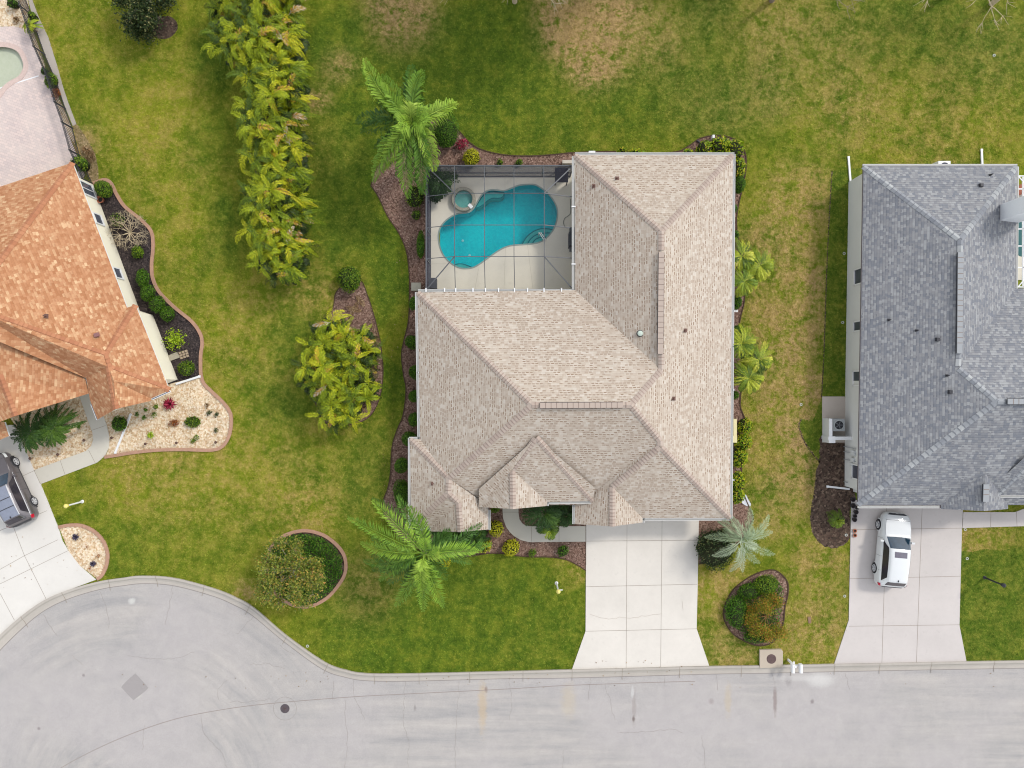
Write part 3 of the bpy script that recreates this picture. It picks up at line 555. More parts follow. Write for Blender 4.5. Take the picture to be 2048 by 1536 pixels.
# ------------------------------------------------------------------ pools
def water_material(name, tint, dens=.75):
    n = N(name); tr = n.n("BsdfTransparent"); tr.inputs[0].default_value = tint; gl = n.n("BsdfGlossy"); gl.inputs["Roughness"].default_value = .06
    bp = n.n("Bump"); n.set(bp.inputs["Height"], n.noise(n.pos(), 5, 4, .6, .4)); bp.inputs["Strength"].default_value = .25; bp.inputs["Distance"].default_value = .03
    n.t.links.new(bp.outputs[0], gl.inputs["Normal"]); fr = n.n("Fresnel"); fr.inputs[0].default_value = 1.33; n.t.links.new(bp.outputs[0], fr.inputs["Normal"])
    mx = n.n("MixShader"); n.t.links.new(fr.outputs[0], mx.inputs[0]); n.t.links.new(tr.outputs[0], mx.inputs[1]); n.t.links.new(gl.outputs[0], mx.inputs[2])
    n.t.links.new(mx.outputs[0], n.t.nodes["Material Output"].inputs[0]); return n.m
def basin_mat(name, c, c2):
    n = N(name); p = n.pos(); n.col(n.mix(n.sstep(n.math('ADD', n.math('MULTIPLY', n.noise(p, 6, 5, .75, .6), .7), n.math('MULTIPLY', n.noise(p, .6, 3, .6), .3)), .38, .62), c, c2)); n.rough(.7); return n.m  # two-tone noise paints caustic-like light into the plaster
def z1(p): return (820 + p[0] / 4.517, 260 + p[1] / 4.517)
pool_z = [(1050, 495), (1130, 497), (1190, 530), (1240, 570), (1290, 630), (1325, 700), (1332, 770), (1320, 840), (1290, 910), (1230, 980), (1170, 1015), (1100, 1030), (1000, 1038), (920, 1045), (850, 1065), (780, 1105), (710, 1155), (640, 1205), (580, 1240), (520, 1253), (450, 1248), (390, 1220), (340, 1180), (300, 1130), (270, 1060), (257, 980), (262, 920), (285, 865), (330, 815), (390, 775), (440, 757), (530, 745), (570, 715), (590, 685), (610, 650), (640, 600), (680, 560), (730, 543), (790, 545), (850, 550), (910, 530), (980, 503)]
pool = px(spline([z1(p) for p in pool_z], 3, True))
def pit(mb, loop, z0, z1_):
    n = len(loop); vs = [(p[0], p[1], z1_) for p in loop] + [(p[0], p[1], z0) for p in loop]; ar = sum(loop[i][0] * loop[(i + 1) % n][1] - loop[(i + 1) % n][0] * loop[i][1] for i in range(n))
    fs = [(i, (i + 1) % n, n + (i + 1) % n, n + i) for i in range(n)]; mb.add(vs, fs); mb.sheet([loop], z0)
deck = [(856, 336), (1150, 330), (1170, 330), (1170, 600), (845, 600), (845, 580), (856, 575)]
m = MB(); m.sheet([px(deck), pool], .05); deck_o = struct(m.build("pool_deck", M_DECK), "cream concrete deck around the kidney pool")
jb = MB()
for a, b in [((895, 349), (885, 352)), ((861, 400), (880, 400)), ((861, 482), (877, 482)), ((861, 528), (893, 528)), ((957, 538), (950, 579)), ((1011, 495), (1008, 579)), ((1055, 490), (1066, 579)), ((911, 350), (905, 380)), ((1010, 350), (1010, 379))]: ribbon(jb, px([a, b]), .015, .051, .053)
jb.build("expansion_joint", flat("deck_joint", C(196, 188, 170), .9), deck_o)
pl = thing("swimming_pool", "kidney-shaped turquoise swimming pool inside the screened enclosure", "swimming pool", W(1010, 450))
m = MB(); pit(m, pool, -1.2, .045); m.build("basin", basin_mat("pool_plaster", C(0, 214, 226), C(14, 236, 240)), pl)
cp = MB(); ribbon(cp, pool, .09, .045, .062, True, .0); cp.build("coping", flat("coping", C(150, 168, 160), .7), pl)
m = MB(); m.sheet([pool], -.07); m.build("water", water_material("pool_water", (.62, .985, .99, 1)), pl)
M_STEP = basin_mat("pool_step_plaster", C(116, 204, 196), C(138, 214, 206))
M_STEPE = flat("step_edge", C(40, 138, 146), .6)
def shelf(pts, z, parent=pl):
    P = px(spline([z1(p) for p in pts], 4, True)); mb = MB(); mb.prism(P, -1.18, z); o = mb.build("step", M_STEP, parent); eb = MB(); ribbon(eb, P, .07, z, z + .006, True); eb.build("step_edge", M_STEPE, o)
shelf([(592, 692), (610, 652), (640, 604), (682, 564), (730, 549), (790, 551), (848, 557), (835, 595), (800, 606), (745, 606), (700, 628), (665, 660), (625, 685)], -.3)
shelf([(1012, 1034), (1030, 985), (1065, 935), (1110, 900), (1160, 876), (1215, 868), (1300, 880), (1284, 915), (1228, 977), (1168, 1012), (1100, 1028)], -.75)
shelf([(1062, 1030), (1080, 985), (1115, 950), (1160, 926), (1215, 918), (1278, 920), (1228, 976), (1168, 1011), (1100, 1027)], -.5)
shelf([(1110, 1024), (1125, 990), (1160, 968), (1200, 960), (1240, 962), (1224, 978), (1168, 1010)], -.28)
shelf([(392, 1216), (420, 1204), (460, 1201), (505, 1212), (562, 1238), (520, 1248), (450, 1244)], -.35)
m = MB()
for q in ((923, 474), (937, 504)): m.lathe(W(*q) + Vector((0, 0, -1.195)), [(.001, .02), (.07, .02), (.08, 0)], 12)
m.build("drain", M_WHITE, pl)
m = MB()
for dy in (0, .12): 
    a = W(1077, 470) + Vector((dy, 0, 0)); m.tube(a + Vector((0, 0, -.3)), a + Vector((0, 0, .75)), .02); b = W(1086, 483) + Vector((dy, 0, 0)); m.tube(a + Vector((0, 0, .75)), b + Vector((0, 0, .7)), .02); m.tube(b + Vector((0, 0, .7)), b + Vector((0, 0, .05)), .02)
m.build("handrail", M_EAVE, pl)
sp = thing("hot_tub", "round raised spa with pale teal water spilling into the pool", "hot tub", W(927, 400))
c0 = W(927.6, 400.6)
stone = flat("spa_stone", C(162, 158, 142), .85, var=.3, sc=14)
m = MB(); m.lathe(c0, [(.55, -.3), (.55, .36), (.57, .39), (.72, .39), (.75, .36), (.75, 0)], 40); m.build("rim", stone, sp)
m = MB(); m.lathe(c0, [(.552, .3), (.552, .1), (.3, .08), (.001, .08)], 32); m.build("basin", basin_mat("spa_plaster", C(112, 190, 182), C(136, 204, 196)), sp)
m = MB(); m.sheet([[(c0.x + .55 * math.cos(t / 32 * 6.2832), c0.y + .55 * math.sin(t / 32 * 6.2832)) for t in range(32)]], .3); m.build("water", water_material("spa_water", (.9, .98, .97, 1)), sp)
m = MB(); a = c0 + Vector((.44, -.46, 0)); m.box((a.x, a.y, .42), (.30, .20, .03), R(-46)); m.build("spillway", M_WHITE, sp)
lpo = thing("kidney_pool", "pale milky pool set in the pink paved patio", "swimming pool", W(10, 130))
m = MB(); pit(m, lp, -.22, .02); m.build("basin", basin_mat("pale_plaster", C(238, 242, 218), C(246, 248, 228)), lpo)
m = MB(); ribbon(m, lp, .3, .03, .045, True, .0); m.build("coping", flat("lcoping", C(216, 192, 182), .8, var=.14, sc=12), lpo)
m = MB(); m.sheet([lp], -.06); m.build("water", water_material("pale_water", (.97, .99, .97, 1)), lpo)

# ------------------------------------------------------------------ roofs and houses
def eave_z(pxy, ea, eb, ze, pitch):           # height of the roof plane (through an eave line) where it is seen at pxy
    z = ze; A = W(*ea, ze); B = W(*eb, ze); d = (B - A).normalized()
    for _ in range(30):
        q = W(pxy[0], pxy[1], z) - A; z = ze + pitch * abs(q.x * d.y - q.y * d.x)
    return (pxy[0], pxy[1], z)
def roof_mesh(faces):
    mb = MB(); mb.uv = []
    for f in faces:
        P = [W(*p) for p in f]; nrm = Vector((0, 0, 0))
        for i in range(len(P)): nrm += P[i].cross(P[(i + 1) % len(P)])
        nrm.normalize()
        if nrm.z < 0: P.reverse(); nrm = -nrm
        u = Vector((0, 0, 1)).cross(nrm); u = u.normalized() if u.length > 1e-3 else Vector((1, 0, 0)); v = nrm.cross(u)
        mb.add(P, [tuple(range(len(P)))]); mb.uv.append([(p.dot(u), p.dot(v)) for p in P])
    return mb
def caps(lines, wd=.3, step=.19):
    mb = MB()
    for a, b in lines:
        A = W(*a); B = W(*b); d = (B - A); L = d.length; d.normalize(); s = d.cross(Vector((0, 0, 1))).normalized(); k = int(L / step)
        up = Vector((0, 0, 1))
        for i in range(k):
            p = A + d * (i * step); q = p + d * (step * 1.35)
            h0, h1 = .052, .03; dr = .075
            vs = [p + s * wd / 2 + up * (h0 - dr), p + up * h0, p - s * wd / 2 + up * (h0 - dr), q + s * wd / 2 + up * (h1 - dr), q + up * h1, q - s * wd / 2 + up * (h1 - dr)]
            lo = [p + s * wd / 2 - up * (dr + .05), p - s * wd / 2 - up * (dr + .05)]
            mb.add(vs + lo, [(0, 1, 4, 3), (1, 2, 5, 4), (0, 6, 7, 2, 1)])
    return mb
def cap_lap_shades(lines, wd, step, mat, parent):     # dark strips painted as the shade at each cap's lower edge
    mb = MB()
    for a, b in lines:
        A = W(*a); B = W(*b); d = (B - A); L = d.length; d.normalize(); s = d.cross(Vector((0, 0, 1))).normalized(); up = Vector((0, 0, 1)); dr = .075
        for i in range(1, int(L / step)):
            p = A + d * (i * step - .012); h = .058; vs = []
            for o_ in (-.022, .022):
                c = p + d * o_; vs += [c + s * wd / 2 + up * (h - dr), c + up * h, c - s * wd / 2 + up * (h - dr)]
            mb.add(vs, [(0, 1, 4, 3), (1, 2, 5, 4)])
    mb.build("cap_lap_shade", mat, parent)
def gutters(mb, inner, lines, ze, wd=.12, out=1):
    for a, b in lines:
        A = W(*a, ze); B = W(*b, ze); d = (B - A).normalized(); nn = Vector((d.y, -d.x, 0)) * out
        mb.bar(A + nn * (wd / 2) - Vector((0, 0, .06)), B + nn * (wd / 2) - Vector((0, 0, .06)), wd, .10)
        inner.bar(A + nn * (wd / 2 - .004) + Vector((0, 0, -.008)), B + nn * (wd / 2 - .004) + Vector((0, 0, -.008)), wd * .55, .006)
def wall_block(mb, poly, z0, z1_): mb.prism(poly, z0, z1_)
def ray_roof(bvh, a, b):
    o = Vector((0, 0, HC)); d = (W(a, b) - o).normalized(); h = bvh.ray_cast(o, d); return h[0] if h[0] else W(a, b, 3)
def vents(bvh, parent, items):
    for kind, a, b in items:
        p = ray_roof(bvh, a, b); mb = MB()
        if kind == 'pipe':
            mb.box((p.x, p.y, p.z + .02), (.22, .22, .05)); mb.tube(p, p + Vector((0, 0, .28)), .045, n=10); mb.build("vent_pipe", flat("vent_brown", C(120, 90, 80), .7), parent)
        elif kind == 'dark':
            mb.box((p.x, p.y, p.z + .02), (.13, .13, .05)); mb.tube(p, p + Vector((0, 0, .26)), .04, n=10); mb.build("vent_pipe", M_DARK, parent)
        elif kind == 'box':
            mb.box((p.x, p.y, p.z + .08), (.22, .22, .16), .0, .8); mb.build("vent_box", M_DARK, parent)
        elif kind == 'bbox':
            mb.box((p.x, p.y, p.z + .10), (.28, .24, .16), R(20), .85); mb.build("vent_box", flat("vent_mauve", C(150, 108, 106), .5), parent)
        elif kind == 'dome':
            mb.lathe(p, [(.19, -.1), (.19, .07), (.16, .08)], 20); o = mb.build("skylight_tube", M_DARK, parent); mb = MB(); mb.lathe(p, [(.165, .06), (.15, .12), (.08, .16), (.001, .17)], 20); mb.build("dome", flat("dome", C(206, 220, 206), .2, spec=.6), o)

# --- tan-roofed house
H = thing("house", "large house with tan shingle hip roof at the centre of the plots", "house", W(1150, 800))
ze = 2.6; EE = ((1466, 310), (1460, 1036)); EW = ((835, 585), (840, 878)); EN = ((1150, 310), (1466, 310))
A_ = (1150, 310, ze); B_ = (1466, 310, ze); C_ = (1460, 1036, ze)
R1 = eave_z((1323, 462), *EE, ze, .5); R2 = eave_z((1323, 740), *EE, ze, .5); M2 = eave_z((1262, 810), *EE, ze, .5); M1 = (1064, 810, M2[2])
S2 = eave_z((1321, 882), *EE, ze, .5); S3 = eave_z((1321, 893), *EE, ze, .5); V1 = (1150, 580, ze); Lc = (835, 585, ze)
Q = (898, 957, 3.72); Q2 = (896, 987, 3.62); G1 = (917, 1006, 3.45); G1b = (921, 1064, 3.45)
T = (1073, 875, 5.0); G2 = (1025, 940, 3.98); G2b = (1026, 1018, 3.98); G3 = (1225, 974, 3.65); G3b = (1225, 1053, 3.65)
faces = [[B_, C_, S3, S2, M2, R2, R1], [A_, B_, R1], [A_, R1, R2, V1], [Lc, V1, R2, M2, M1],
         [Lc, M1, Q, (840, 878, ze)], [M1, M2, S2, (1195, 985, 3.05), (1195, 1010, 2.75), (955, 1010, 2.75), (955, 995, 2.85), Q],
         [(820, 878, ze), (840, 878, ze), Q], [(820, 878, ze), Q, Q2, (822, 1055, ze)], [(822, 1055, ze), Q2, G1, (862, 1056, ze)],
         [(862, 1056, ze), G1, G1b, (862, 1063, ze)], [Q, Q2, G1, G1b, (976, 1059, ze), (976, 1018, ze), (950, 993, 3.02)],
         [T, G2, (1095, 1004, 3.05), (1186, 1002, 3.05)], [T, (1186, 1002, 3.05), (1190, 976, 3.4)], [T, G2, G2b, (958, 1014, 3.05), (958, 978, 3.42)],
         [G2, G2b, (1093, 1012, 3.05), (1095, 1004, 3.05)],
         [S2, S3, G3, G3b, (1150, 1048, ze), (1150, 1003, ze), (1188, 985, 3.05)], [S3, C_, (1285, 1036, ze), G3], [G3, G3b, (1285, 1045, ze), (1285, 1036, ze)]]
rm = roof_mesh(faces); roof = rm.build("roof", M_SH_TAN, H); BV = BVHTree.FromPolygons([Vector(v) for v in rm.v], rm.f)
CL = [(A_, R1), (B_, R1), (R1, (1323, 505, R1[2])), ((1323, 708, R1[2]), R2), (R2, M2), (M2, S2), (S2, S3), (C_, S3), (Lc, M1), (Q, M1), ((820, 878, ze), Q), ((822, 1055, ze), Q2), (Q2, Q), (G1b, G1), (G1, Q2), (G2, T), ((1186, 1002, 3.05), T), (G2b, G2), (G3b, G3), (G3, S3), (M1, (1080, 810, M2[2])), ((1245, 810, M2[2]), M2)]; rc_ = caps(CL, 0.34, 0.2).build("ridge_cap", M_CAP_TAN, roof); cap_lap_shades(CL, 0.34, 0.2, M_LAP_T, rc_)
def ridge_vent(a, b, parent, mat, wd=.3):
    mb = MB(); A = W(*a); B = W(*b); mb.bar(A + Vector((0, 0, .10)), B + Vector((0, 0, .10)), wd, .05); o = mb.build("ridge_vent", mat, parent)
    mb = MB(); mb.bar(A + Vector((0, 0, .04)), B + Vector((0, 0, .04)), wd + .05, .06); mb.build("vent_base", M_DARK, o)
    mb = MB(); L = (B - A).length; d = (B - A).normalized()
    for i in range(1, int(L / .3)):
        p = A + d * .3 * i + Vector((0, 0, .127)); s_ = d.cross(Vector((0, 0, 1))).normalized(); mb.bar(p - s_ * wd / 2, p + s_ * wd / 2, .03, .004)
    mb.build("vent_seam", flat("vseam", C(140, 122, 112), .9), o)
ridge_vent((1322, 505, R1[2]), (1320, 708, R1[2]), roof, M_CAP_TAN); ridge_vent((1080, 811, M2[2]), (1245, 810, M2[2]), roof, M_CAP_TAN)
vents(BV, roof, [('pipe', 1188, 372), ('pipe', 1234, 357), ('dome', 1280, 667), ('pipe', 1370, 661), ('pipe', 1347, 797), ('pipe', 866, 967)])
g = MB(); gi = MB()
gutters(g, gi, [((1150, 309), (1469, 309)), ((1467, 308), (1461, 1038)), ((1461, 1037), (1285, 1037))], ze, .12, -1)
gutters(g, gi, [((834, 584), (839, 878)), ((820, 876), (820, 1057)), ((820, 1057), (862, 1057))], ze, .12, 1)
gutters(g, gi, [((977, 1020), (977, 1060))], ze, .12, -1); gutters(g, gi, [((1149, 1004), (1149, 1048))], ze, .12, 1); gutters(g, gi, [((839, 878), (818, 878)), ((1148, 312), (1148, 580))], ze, .12, 1)
gutters(g, gi, [((1148, 583), (836, 583))], ze, .12, 1); gutters(g, gi, [((1186, 1003), (1095, 1004))], 3.03, .12, -1)
gutters(g, gi, [((1094, 1004), (1094, 1012))], 3.03, .1, -1); gutters(g, gi, [((1286, 1037), (1286, 1046))], ze, .1, -1)
gu = g.build("gutter", M_EAVE, H); gi.build("gutter_channel", M_GUT_IN, gu)
m = MB()
for x in (852, 889, 911.5, 946, 971, 997, 1029, 1055, 1088, 1123): p = W(x, 580, 2.62); m.box(p, (.07, .24, .05))
for y in (413, 528): p = W(1147, y, 2.62); m.box(p, (.24, .07, .05))
for y in (330, 360, 400, 447, 510, 622, 780, 960): p = W(1466.5, y, 2.58); m.box(p, (.14, .05, .03))
for y in (660, 700, 745, 795, 840): p = W(836.5, y, 2.58); m.box(p, (.14, .05, .03))
m.build("gutter_strap", M_WHITE, gu)
def inset(e, d):  # rectilinear footprint helper: given list of world pts, shrink towards interior by d
    out = []; n = len(e)
    ar = sum(e[i][0] * e[(i + 1) % n][1] - e[(i + 1) % n][0] * e[i][1] for i in range(n)); sg = 1 if ar > 0 else -1
    for i in range(n):
        a, b, c = Vector(e[i - 1]), Vector(e[i]), Vector(e[(i + 1) % n]); d1, d2 = (b - a).normalized(), (c - b).normalized()
        n1 = Vector((-d1.y, d1.x)) * sg; n2 = Vector((-d2.y, d2.x)) * sg; den = 1 + n1.dot(n2); out.append(tuple(b + (n1 + n2) * (d / max(den, .3))))
    return out
eo = [tuple(W(a, b, ze)[:2]) for a, b in [(1150, 310), (1466, 310), (1460, 1036), (1285, 1036), (1285, 1045), (1150, 1045), (1150, 1003), (976, 1003), (976, 1058), (862, 1058), (862, 1055), (820, 1055), (820, 878), (840, 878), (835, 585), (1150, 580)]]
m = MB(); m.sheet([eo], 2.49)
n = len(eo)
for i in range(n): m.bar((*eo[i], 2.535), (*eo[(i + 1) % n], 2.535), .03, .1)
m.build("fascia", M_EAVE, H)
m = MB(); wp = inset(eo, .48); m.prism(wp, 0, 2.48); wl = m.build("wall", M_CREAM, H)
for nm, zt, (xa, xb, yy), hh in (("gable", 2.6, (862, 976, 1061), .83), ("gable", 2.6, (1152, 1285, 1048), 1.0), ("gable", 3.05, (960, 1092, 1014), .9)):
    m = MB(); a = W(xa, yy, zt); b = W(xb, yy, zt); y = a.y + .12; m.add([(a.x, y, zt - .15), (b.x, y, zt - .15), (b.x, y, zt), ((a.x + b.x) / 2, y, zt + hh), (a.x, y, zt)], [(0, 1, 2, 3, 4)]); m.build(nm, M_CREAM, H)
# entry upper walls carrying the raised entry roof
m = MB(); a = W(962, 1008, 3.0); b = W(1182, 998, 3.0); m.prism([(a.x, a.y + .35), (b.x - .3, a.y + .55), (b.x - .3, a.y + 2.2), (a.x, a.y + 2.2)], 2.3, 2.98); m.build("entry_wall", M_CREAM, H)
m = MB(); a = W(1190, 1030, ze); m.box(((W(1178, 0, 0).x + W(1278, 0, 0).x) / 2, wp[4][1] - .03, 1.1), (2.9, .06, 2.15)); m.build("garage_door", M_WHITE, H)
m = MB(); m.box(((W(1322, 0, 0).x + W(1375, 0, 0).x) / 2 - .2, wp[3][1] - .03, 1.1), (2.6, .06, 2.15)); m.build("garage_door", M_WHITE, H)
def window(parent, c, along, wd, zlo, zhi, nrm, bars=0):   # c = base point on wall, along = unit dir, nrm = outward
    a = Vector(along); nn = Vector(nrm); c = Vector(c); mb = MB(); t = .07
    p = c + nn * .03
    for zz in (zlo, zhi): mb.bar(p - a * (wd / 2 + t) + Vector((0, 0, zz)), p + a * (wd / 2 + t) + Vector((0, 0, zz)), .09, t * 1.6)
    for sgn in (-1, 1): mb.bar(p + a * sgn * (wd / 2 + t / 2) + Vector((0, 0, zlo)), p + a * sgn * (wd / 2 + t / 2) + Vector((0, 0, zhi)), .09, t)
    for k in range(bars): q = p + a * wd * ((k + 1) / (bars + 1) - .5); mb.bar(q + Vector((0, 0, zlo)), q + Vector((0, 0, zhi)), .06, .04)
    o = mb.build("window", M_WHITE, parent); g_ = MB(); q = c + nn * .028
    g_.add([q - a * wd / 2 + Vector((0, 0, zlo)), q + a * wd / 2 + Vector((0, 0, zlo)), q + a * wd / 2 + Vector((0, 0, zhi)), q - a * wd / 2 + Vector((0, 0, zhi))], [(0, 1, 2, 3)]); g_.build("pane", M_GLASS, o)
for y in (400, 560, 700, 960): p = Vector((wp[1][0], W(0, y).y, 0)); window(H, p, (0, 1, 0), 1.0, .9, 2.1, (1, 0, 0))
for y in (640, 760, 950): p = Vector((W(837, 0, ze).x + .48 - (.42 if y > 880 else 0), W(0, y).y, 0)); window(H, p, (0, 1, 0), 1.0, .9, 2.1, (-1, 0, 0))

# --- grey-roofed house
HG = thing("house", "house with dark and light grey shingle roof at the edge of the street", "house", W(1850, 700))
EWg = ((1727, 333), (1716, 1010))
Ag = (1727, 333, ze); Bg = (2034, 333, ze); BLg = (1716, 1010, ze)
P1 = eave_z((1921, 480), *EWg, ze, .42); P2 = eave_z((1917, 737), *EWg, ze, .42); P3 = eave_z((1995, 803), *EWg, ze, .42); P4 = (2200, 803, P3[2])
Vg = (2031, 577, ze); g1 = (1971, 947, 3.75); g1b = (1968, 1022, 3.62)
Sx = lambda x, y: (x, y, ze + (1010 - y) / 207 * (P3[2] - ze))
fg = [[Ag, P1, P2, P3, BLg], [Ag, Bg, P1], [Bg, P1, P2, Vg], [Vg, P2, P3, P4, (2220, 577, ze)], [BLg, P3, P4, (2200, 1010, ze), (2016, 1010, ze), g1, (1882, 1010, ze)],
      [(1882, 1010, ze), g1, g1b, (1882, 1018, ze)], [g1, g1b, (2016, 1018, ze), (2016, 1004, ze)],
      [(1994, 990, 3.0), (1994, 966, 3.35), (2052, 912, 4.3), (2062, 925, 4.15)], [(1994, 990, 3.0), (2062, 925, 4.15), (2200, 925, 4.15), (2200, 990, 3.0)], [(2052, 912, 4.3), (2062, 925, 4.15), (2200, 925, 4.15), (2200, 912, 4.3)]]
rg = roof_mesh(fg); roofg = rg.build("roof", M_SH_GRY, HG); BVG = BVHTree.FromPolygons([Vector(v) for v in rg.v], rg.f)
CL = [(Ag, P1), (Bg, P1), (P1, (1921, 505, P1[2])), ((1918, 707, P1[2]), P2), (P2, P3), (BLg, P3), (P3, (2013, 803, P3[2])), ((1994, 990, 3.0), (2062, 925, 4.15))]; rc_ = caps(CL, 0.32, 0.3).build("ridge_cap", M_CAP_GRY, roofg); cap_lap_shades(CL, 0.32, 0.3, M_LAP_G, rc_)
ridge_vent((1919, 505, P1[2] + .03), (1917, 707, P1[2] + .03), roofg, M_CAP_GRY); ridge_vent((2013, 803, P3[2] + .03), (2100, 803, P3[2] + .03), roofg, M_CAP_GRY); ridge_vent((1970, 968, 3.75), (1969, 1003, 3.68), roofg, M_CAP_GRY)
vents(BVG, roofg, [('box', 1961, 371), ('dark', 1980, 350), ('dark', 1777, 640), ('dark', 1832, 661), ('box', 1874, 679), ('dark', 1893, 751), ('box', 1899, 784)])
g = MB(); gi = MB(); gutters(g, gi, [((1726, 332), (2035, 332)), ((2034, 333), (2032, 577))], ze, .12, -1); gutters(g, gi, [((1994, 991), (2200, 991)), ((1993, 968), (1993, 991))], 3.0, .12, 1); gutters(g, gi, [((1716, 1012), (1879, 1012))], ze, .13, 1)
gutters(g, gi, [((2033, 578), (2200, 578))], ze, .12, 1)
gug = g.build("gutter", M_EAVE, HG); gi.build("gutter_channel", M_GUT_IN, gug)
eg = [tuple(W(a, b, ze)[:2]) for a, b in [(1727, 333), (2034, 333), (2031, 577), (2200, 577), (2200, 1006), (2016, 1006), (2016, 1016), (1882, 1016), (1882, 1010), (1716, 1010)]]
m = MB(); m.sheet([eg], 2.5)
for i in range(len(eg)): m.bar((*eg[i], 2.54), (*eg[(i + 1) % len(eg)], 2.54), .03, .09)
m.build("fascia", flat("fascia_grey", C(120, 112, 116), .6), HG)
wg = px([(1697, 364), (1980, 364), (1980, 600), (2150, 600), (2150, 965), (1900, 965), (1706, 983), (1706, 976), (1689, 972), (1690, 800)])
m = MB(); m.prism(wg, 0, 2.49); m.build("wall", M_GREYW, HG)
def wxg(y): return W(1697 + (y - 364) / (972 - 364) * -8, y).x if y < 800 else W(1690, y).x
for y, wd in ((560, .85), (656, .5), (757, .8), (938, .78)): window(HG, (wxg(y) - .01, W(0, y).y, 0), (0, 1, 0), wd, 1.05, 2.15, (-1, 0, 0), 0)
m = MB(); m.box((W(1905, 0).x - 3.6, W(0, 981).y - .2, 1.1), (4.8, .06, 2.1)); m.build("garage_door", M_WHITE, HG)
for y, zz, sz in ((902, 1.3, (.14, .3, .45)), (916, 1.2, (.12, .25, .35)), (925, 1.0, (.1, .2, .25))):
    m = MB(); m.box((W(1690, y).x - sz[0] / 2 - .01, W(0, y).y, zz), sz); m.build("meter_box", flat("meter_grey", C(226, 228, 228), .5), HG)
m = MB()
for y in (893, 903, 918, 963): m.tube((W(1689, y).x - .05, W(0, y).y, 0), (W(1689, y).x - .05, W(0, y).y, 1.6 if y != 963 else .5), .022)
m.build("conduit", flat("conduit", C(176, 178, 180), .5), HG)
ch = MB(); a = W(2003, 424, 3.3); ch.box((a.x + .75, a.y, 3.4), (1.5, .92, 4.0)); cho = ch.build("chimney", flat("chimney_grey", C(246, 248, 250), .6, var=.03), HG)
ch = MB(); ch.box((a.x + .75, a.y, 5.43), (1.62, 1.04, .08)); ch.build("chimney_cap", M_EAVE, cho)
# its pool cage at the picture edge
CG = thing("screen_enclosure", "white framed pool cage beside the grey roof and chimney", "pool enclosure", W(2060, 460))
m = MB(); zt = 2.55
for y in (352, 378, 458, 492, 535, 574): m.bar(W(2034, y, zt), W(2200, y, zt), .06, .06)
for x in (2045.5, 2110, 2180): m.bar(W(x, 352, zt), W(x, 574, zt), .06, .06)
m.bar(W(2036, 352, zt), W(2060, 378, zt), .05, .05); m.bar(W(2036, 574, zt), W(2060, 545, zt), .05, .05)
for x in (2040, 2110, 2180): a = W(x, 353, zt); m.bar((a.x, a.y, 0), (a.x, a.y, zt), .06, .06)
m.build("frame", M_WHITE, CG)
m = MB(); m.prism(px([(1990, 372), (2150, 372), (2150, 560), (1990, 560)]), 0, .04); struct(m.build("neighbour_pool_deck", M_DECK), "deck inside the white framed pool cage")
m = MB(); m.prism(px(spline([(2020, 430), (2060, 425), (2120, 440), (2120, 500), (2060, 515), (2025, 500)], 4, True)), .035, .05); tag(m.build("pool", flat("green_water", C(52, 104, 104), .1), None), "dark green water seen inside the white framed cage", "pool")
m = MB(); a = W(2026, 385); m.box((a.x, a.y, .4), (1.6, .6, .6), R(20)); tag(m.build("brick_planter", flat("brick_red", C(160, 96, 76), .8, var=.2)), "red brick planter under the white framed cage", "planter")

# --- orange-roofed house
HO = thing("house", "house with orange shingle roof and cream walls on the corner", "house", W(120, 600))
EO = ((145, 325), (254, 615)); EO2 = ((271, 610), (340, 775)); zo = 2.6
apx = eave_z((-68, 612), *EO, zo, .5)
a0 = (145, 325, zo); j0 = (254, 615, zo); j1 = (271, 610, zo); se = (339, 780, zo)
k1 = eave_z((209, 709), *EO2, zo, .5); k2 = eave_z((217, 734), *EO2, zo, .5); gr = (232, 818, 3.9)
gE = ((170, 756), (178, 787)); gz = lambda x, y: eave_z((x, y), *gE, zo, .46)
gl1 = gz(0, 752); gl2 = gz(30, 832); gl0 = gz(-60, 640)
fo = [[a0, apx, (-300, 530, apx[2]), (-260, 460, zo)], [a0, j0, k1, apx], [j0, j1, k1], [j1, se, k2, k1],
      [se, k2, (228, 762, 3.95), (302, 797, zo)], [(228, 762, 3.95), (302, 797, zo), (301, 802, zo), gr],
      [apx, k1, k2, (228, 762, 3.95), gr, (195, 839, zo), (180, 800, zo), (172, 756, 2.75), (0, 684, 5.0), (-70, 650, apx[2] - .3)],
      [(170, 756, zo), (178, 787, zo), gl2, gl1, gl0, (0, 684, gl0[2] - 0.02)], [gl1, gl2, (-90, 880, zo + .3), (-150, 760, zo + .3), gl0], [(-60, 850, 2.9), (8, 843, 2.9), (18, 872, 2.6), (-60, 905, 2.6)]]
ro = roof_mesh(fo); roofo = ro.build("roof", M_SH_ORG, HO); BVO = BVHTree.FromPolygons([Vector(v) for v in ro.v], ro.f)
CL = [(a0, apx), (k1, apx), (j1, k1), (k2, k1), (se, k2), (gr, k2), (gl2, gl1)]; rc_ = caps(CL, 0.36, 0.24).build("ridge_cap", M_CAP_ORG, roofo); cap_lap_shades(CL, 0.36, 0.24, M_LAP_O, rc_)
vents(BVO, roofo, [('pipe', 93, 632), ('bbox', 195, 670)])
g = MB(); gi = MB(); gutters(g, gi, [((-200, 449), (144, 325))], zo, .13, 1); gutters(g, gi, [((145, 325), (254, 615)), ((271, 610), (339, 781))], zo, .07, 1)
g.v = [tuple(v) for v in g.v]
gutters(g, gi, [((339, 781), (303, 797)), ((171, 757), (180, 788)), ((18, 872), (9, 844)), ((196, 839), (184, 808))], zo, .1, -1)
guo = g.build("gutter", M_WHITE, HO); gi.build("gutter_channel", flat("gutter_dark", C(110, 112, 118), .7), guo)
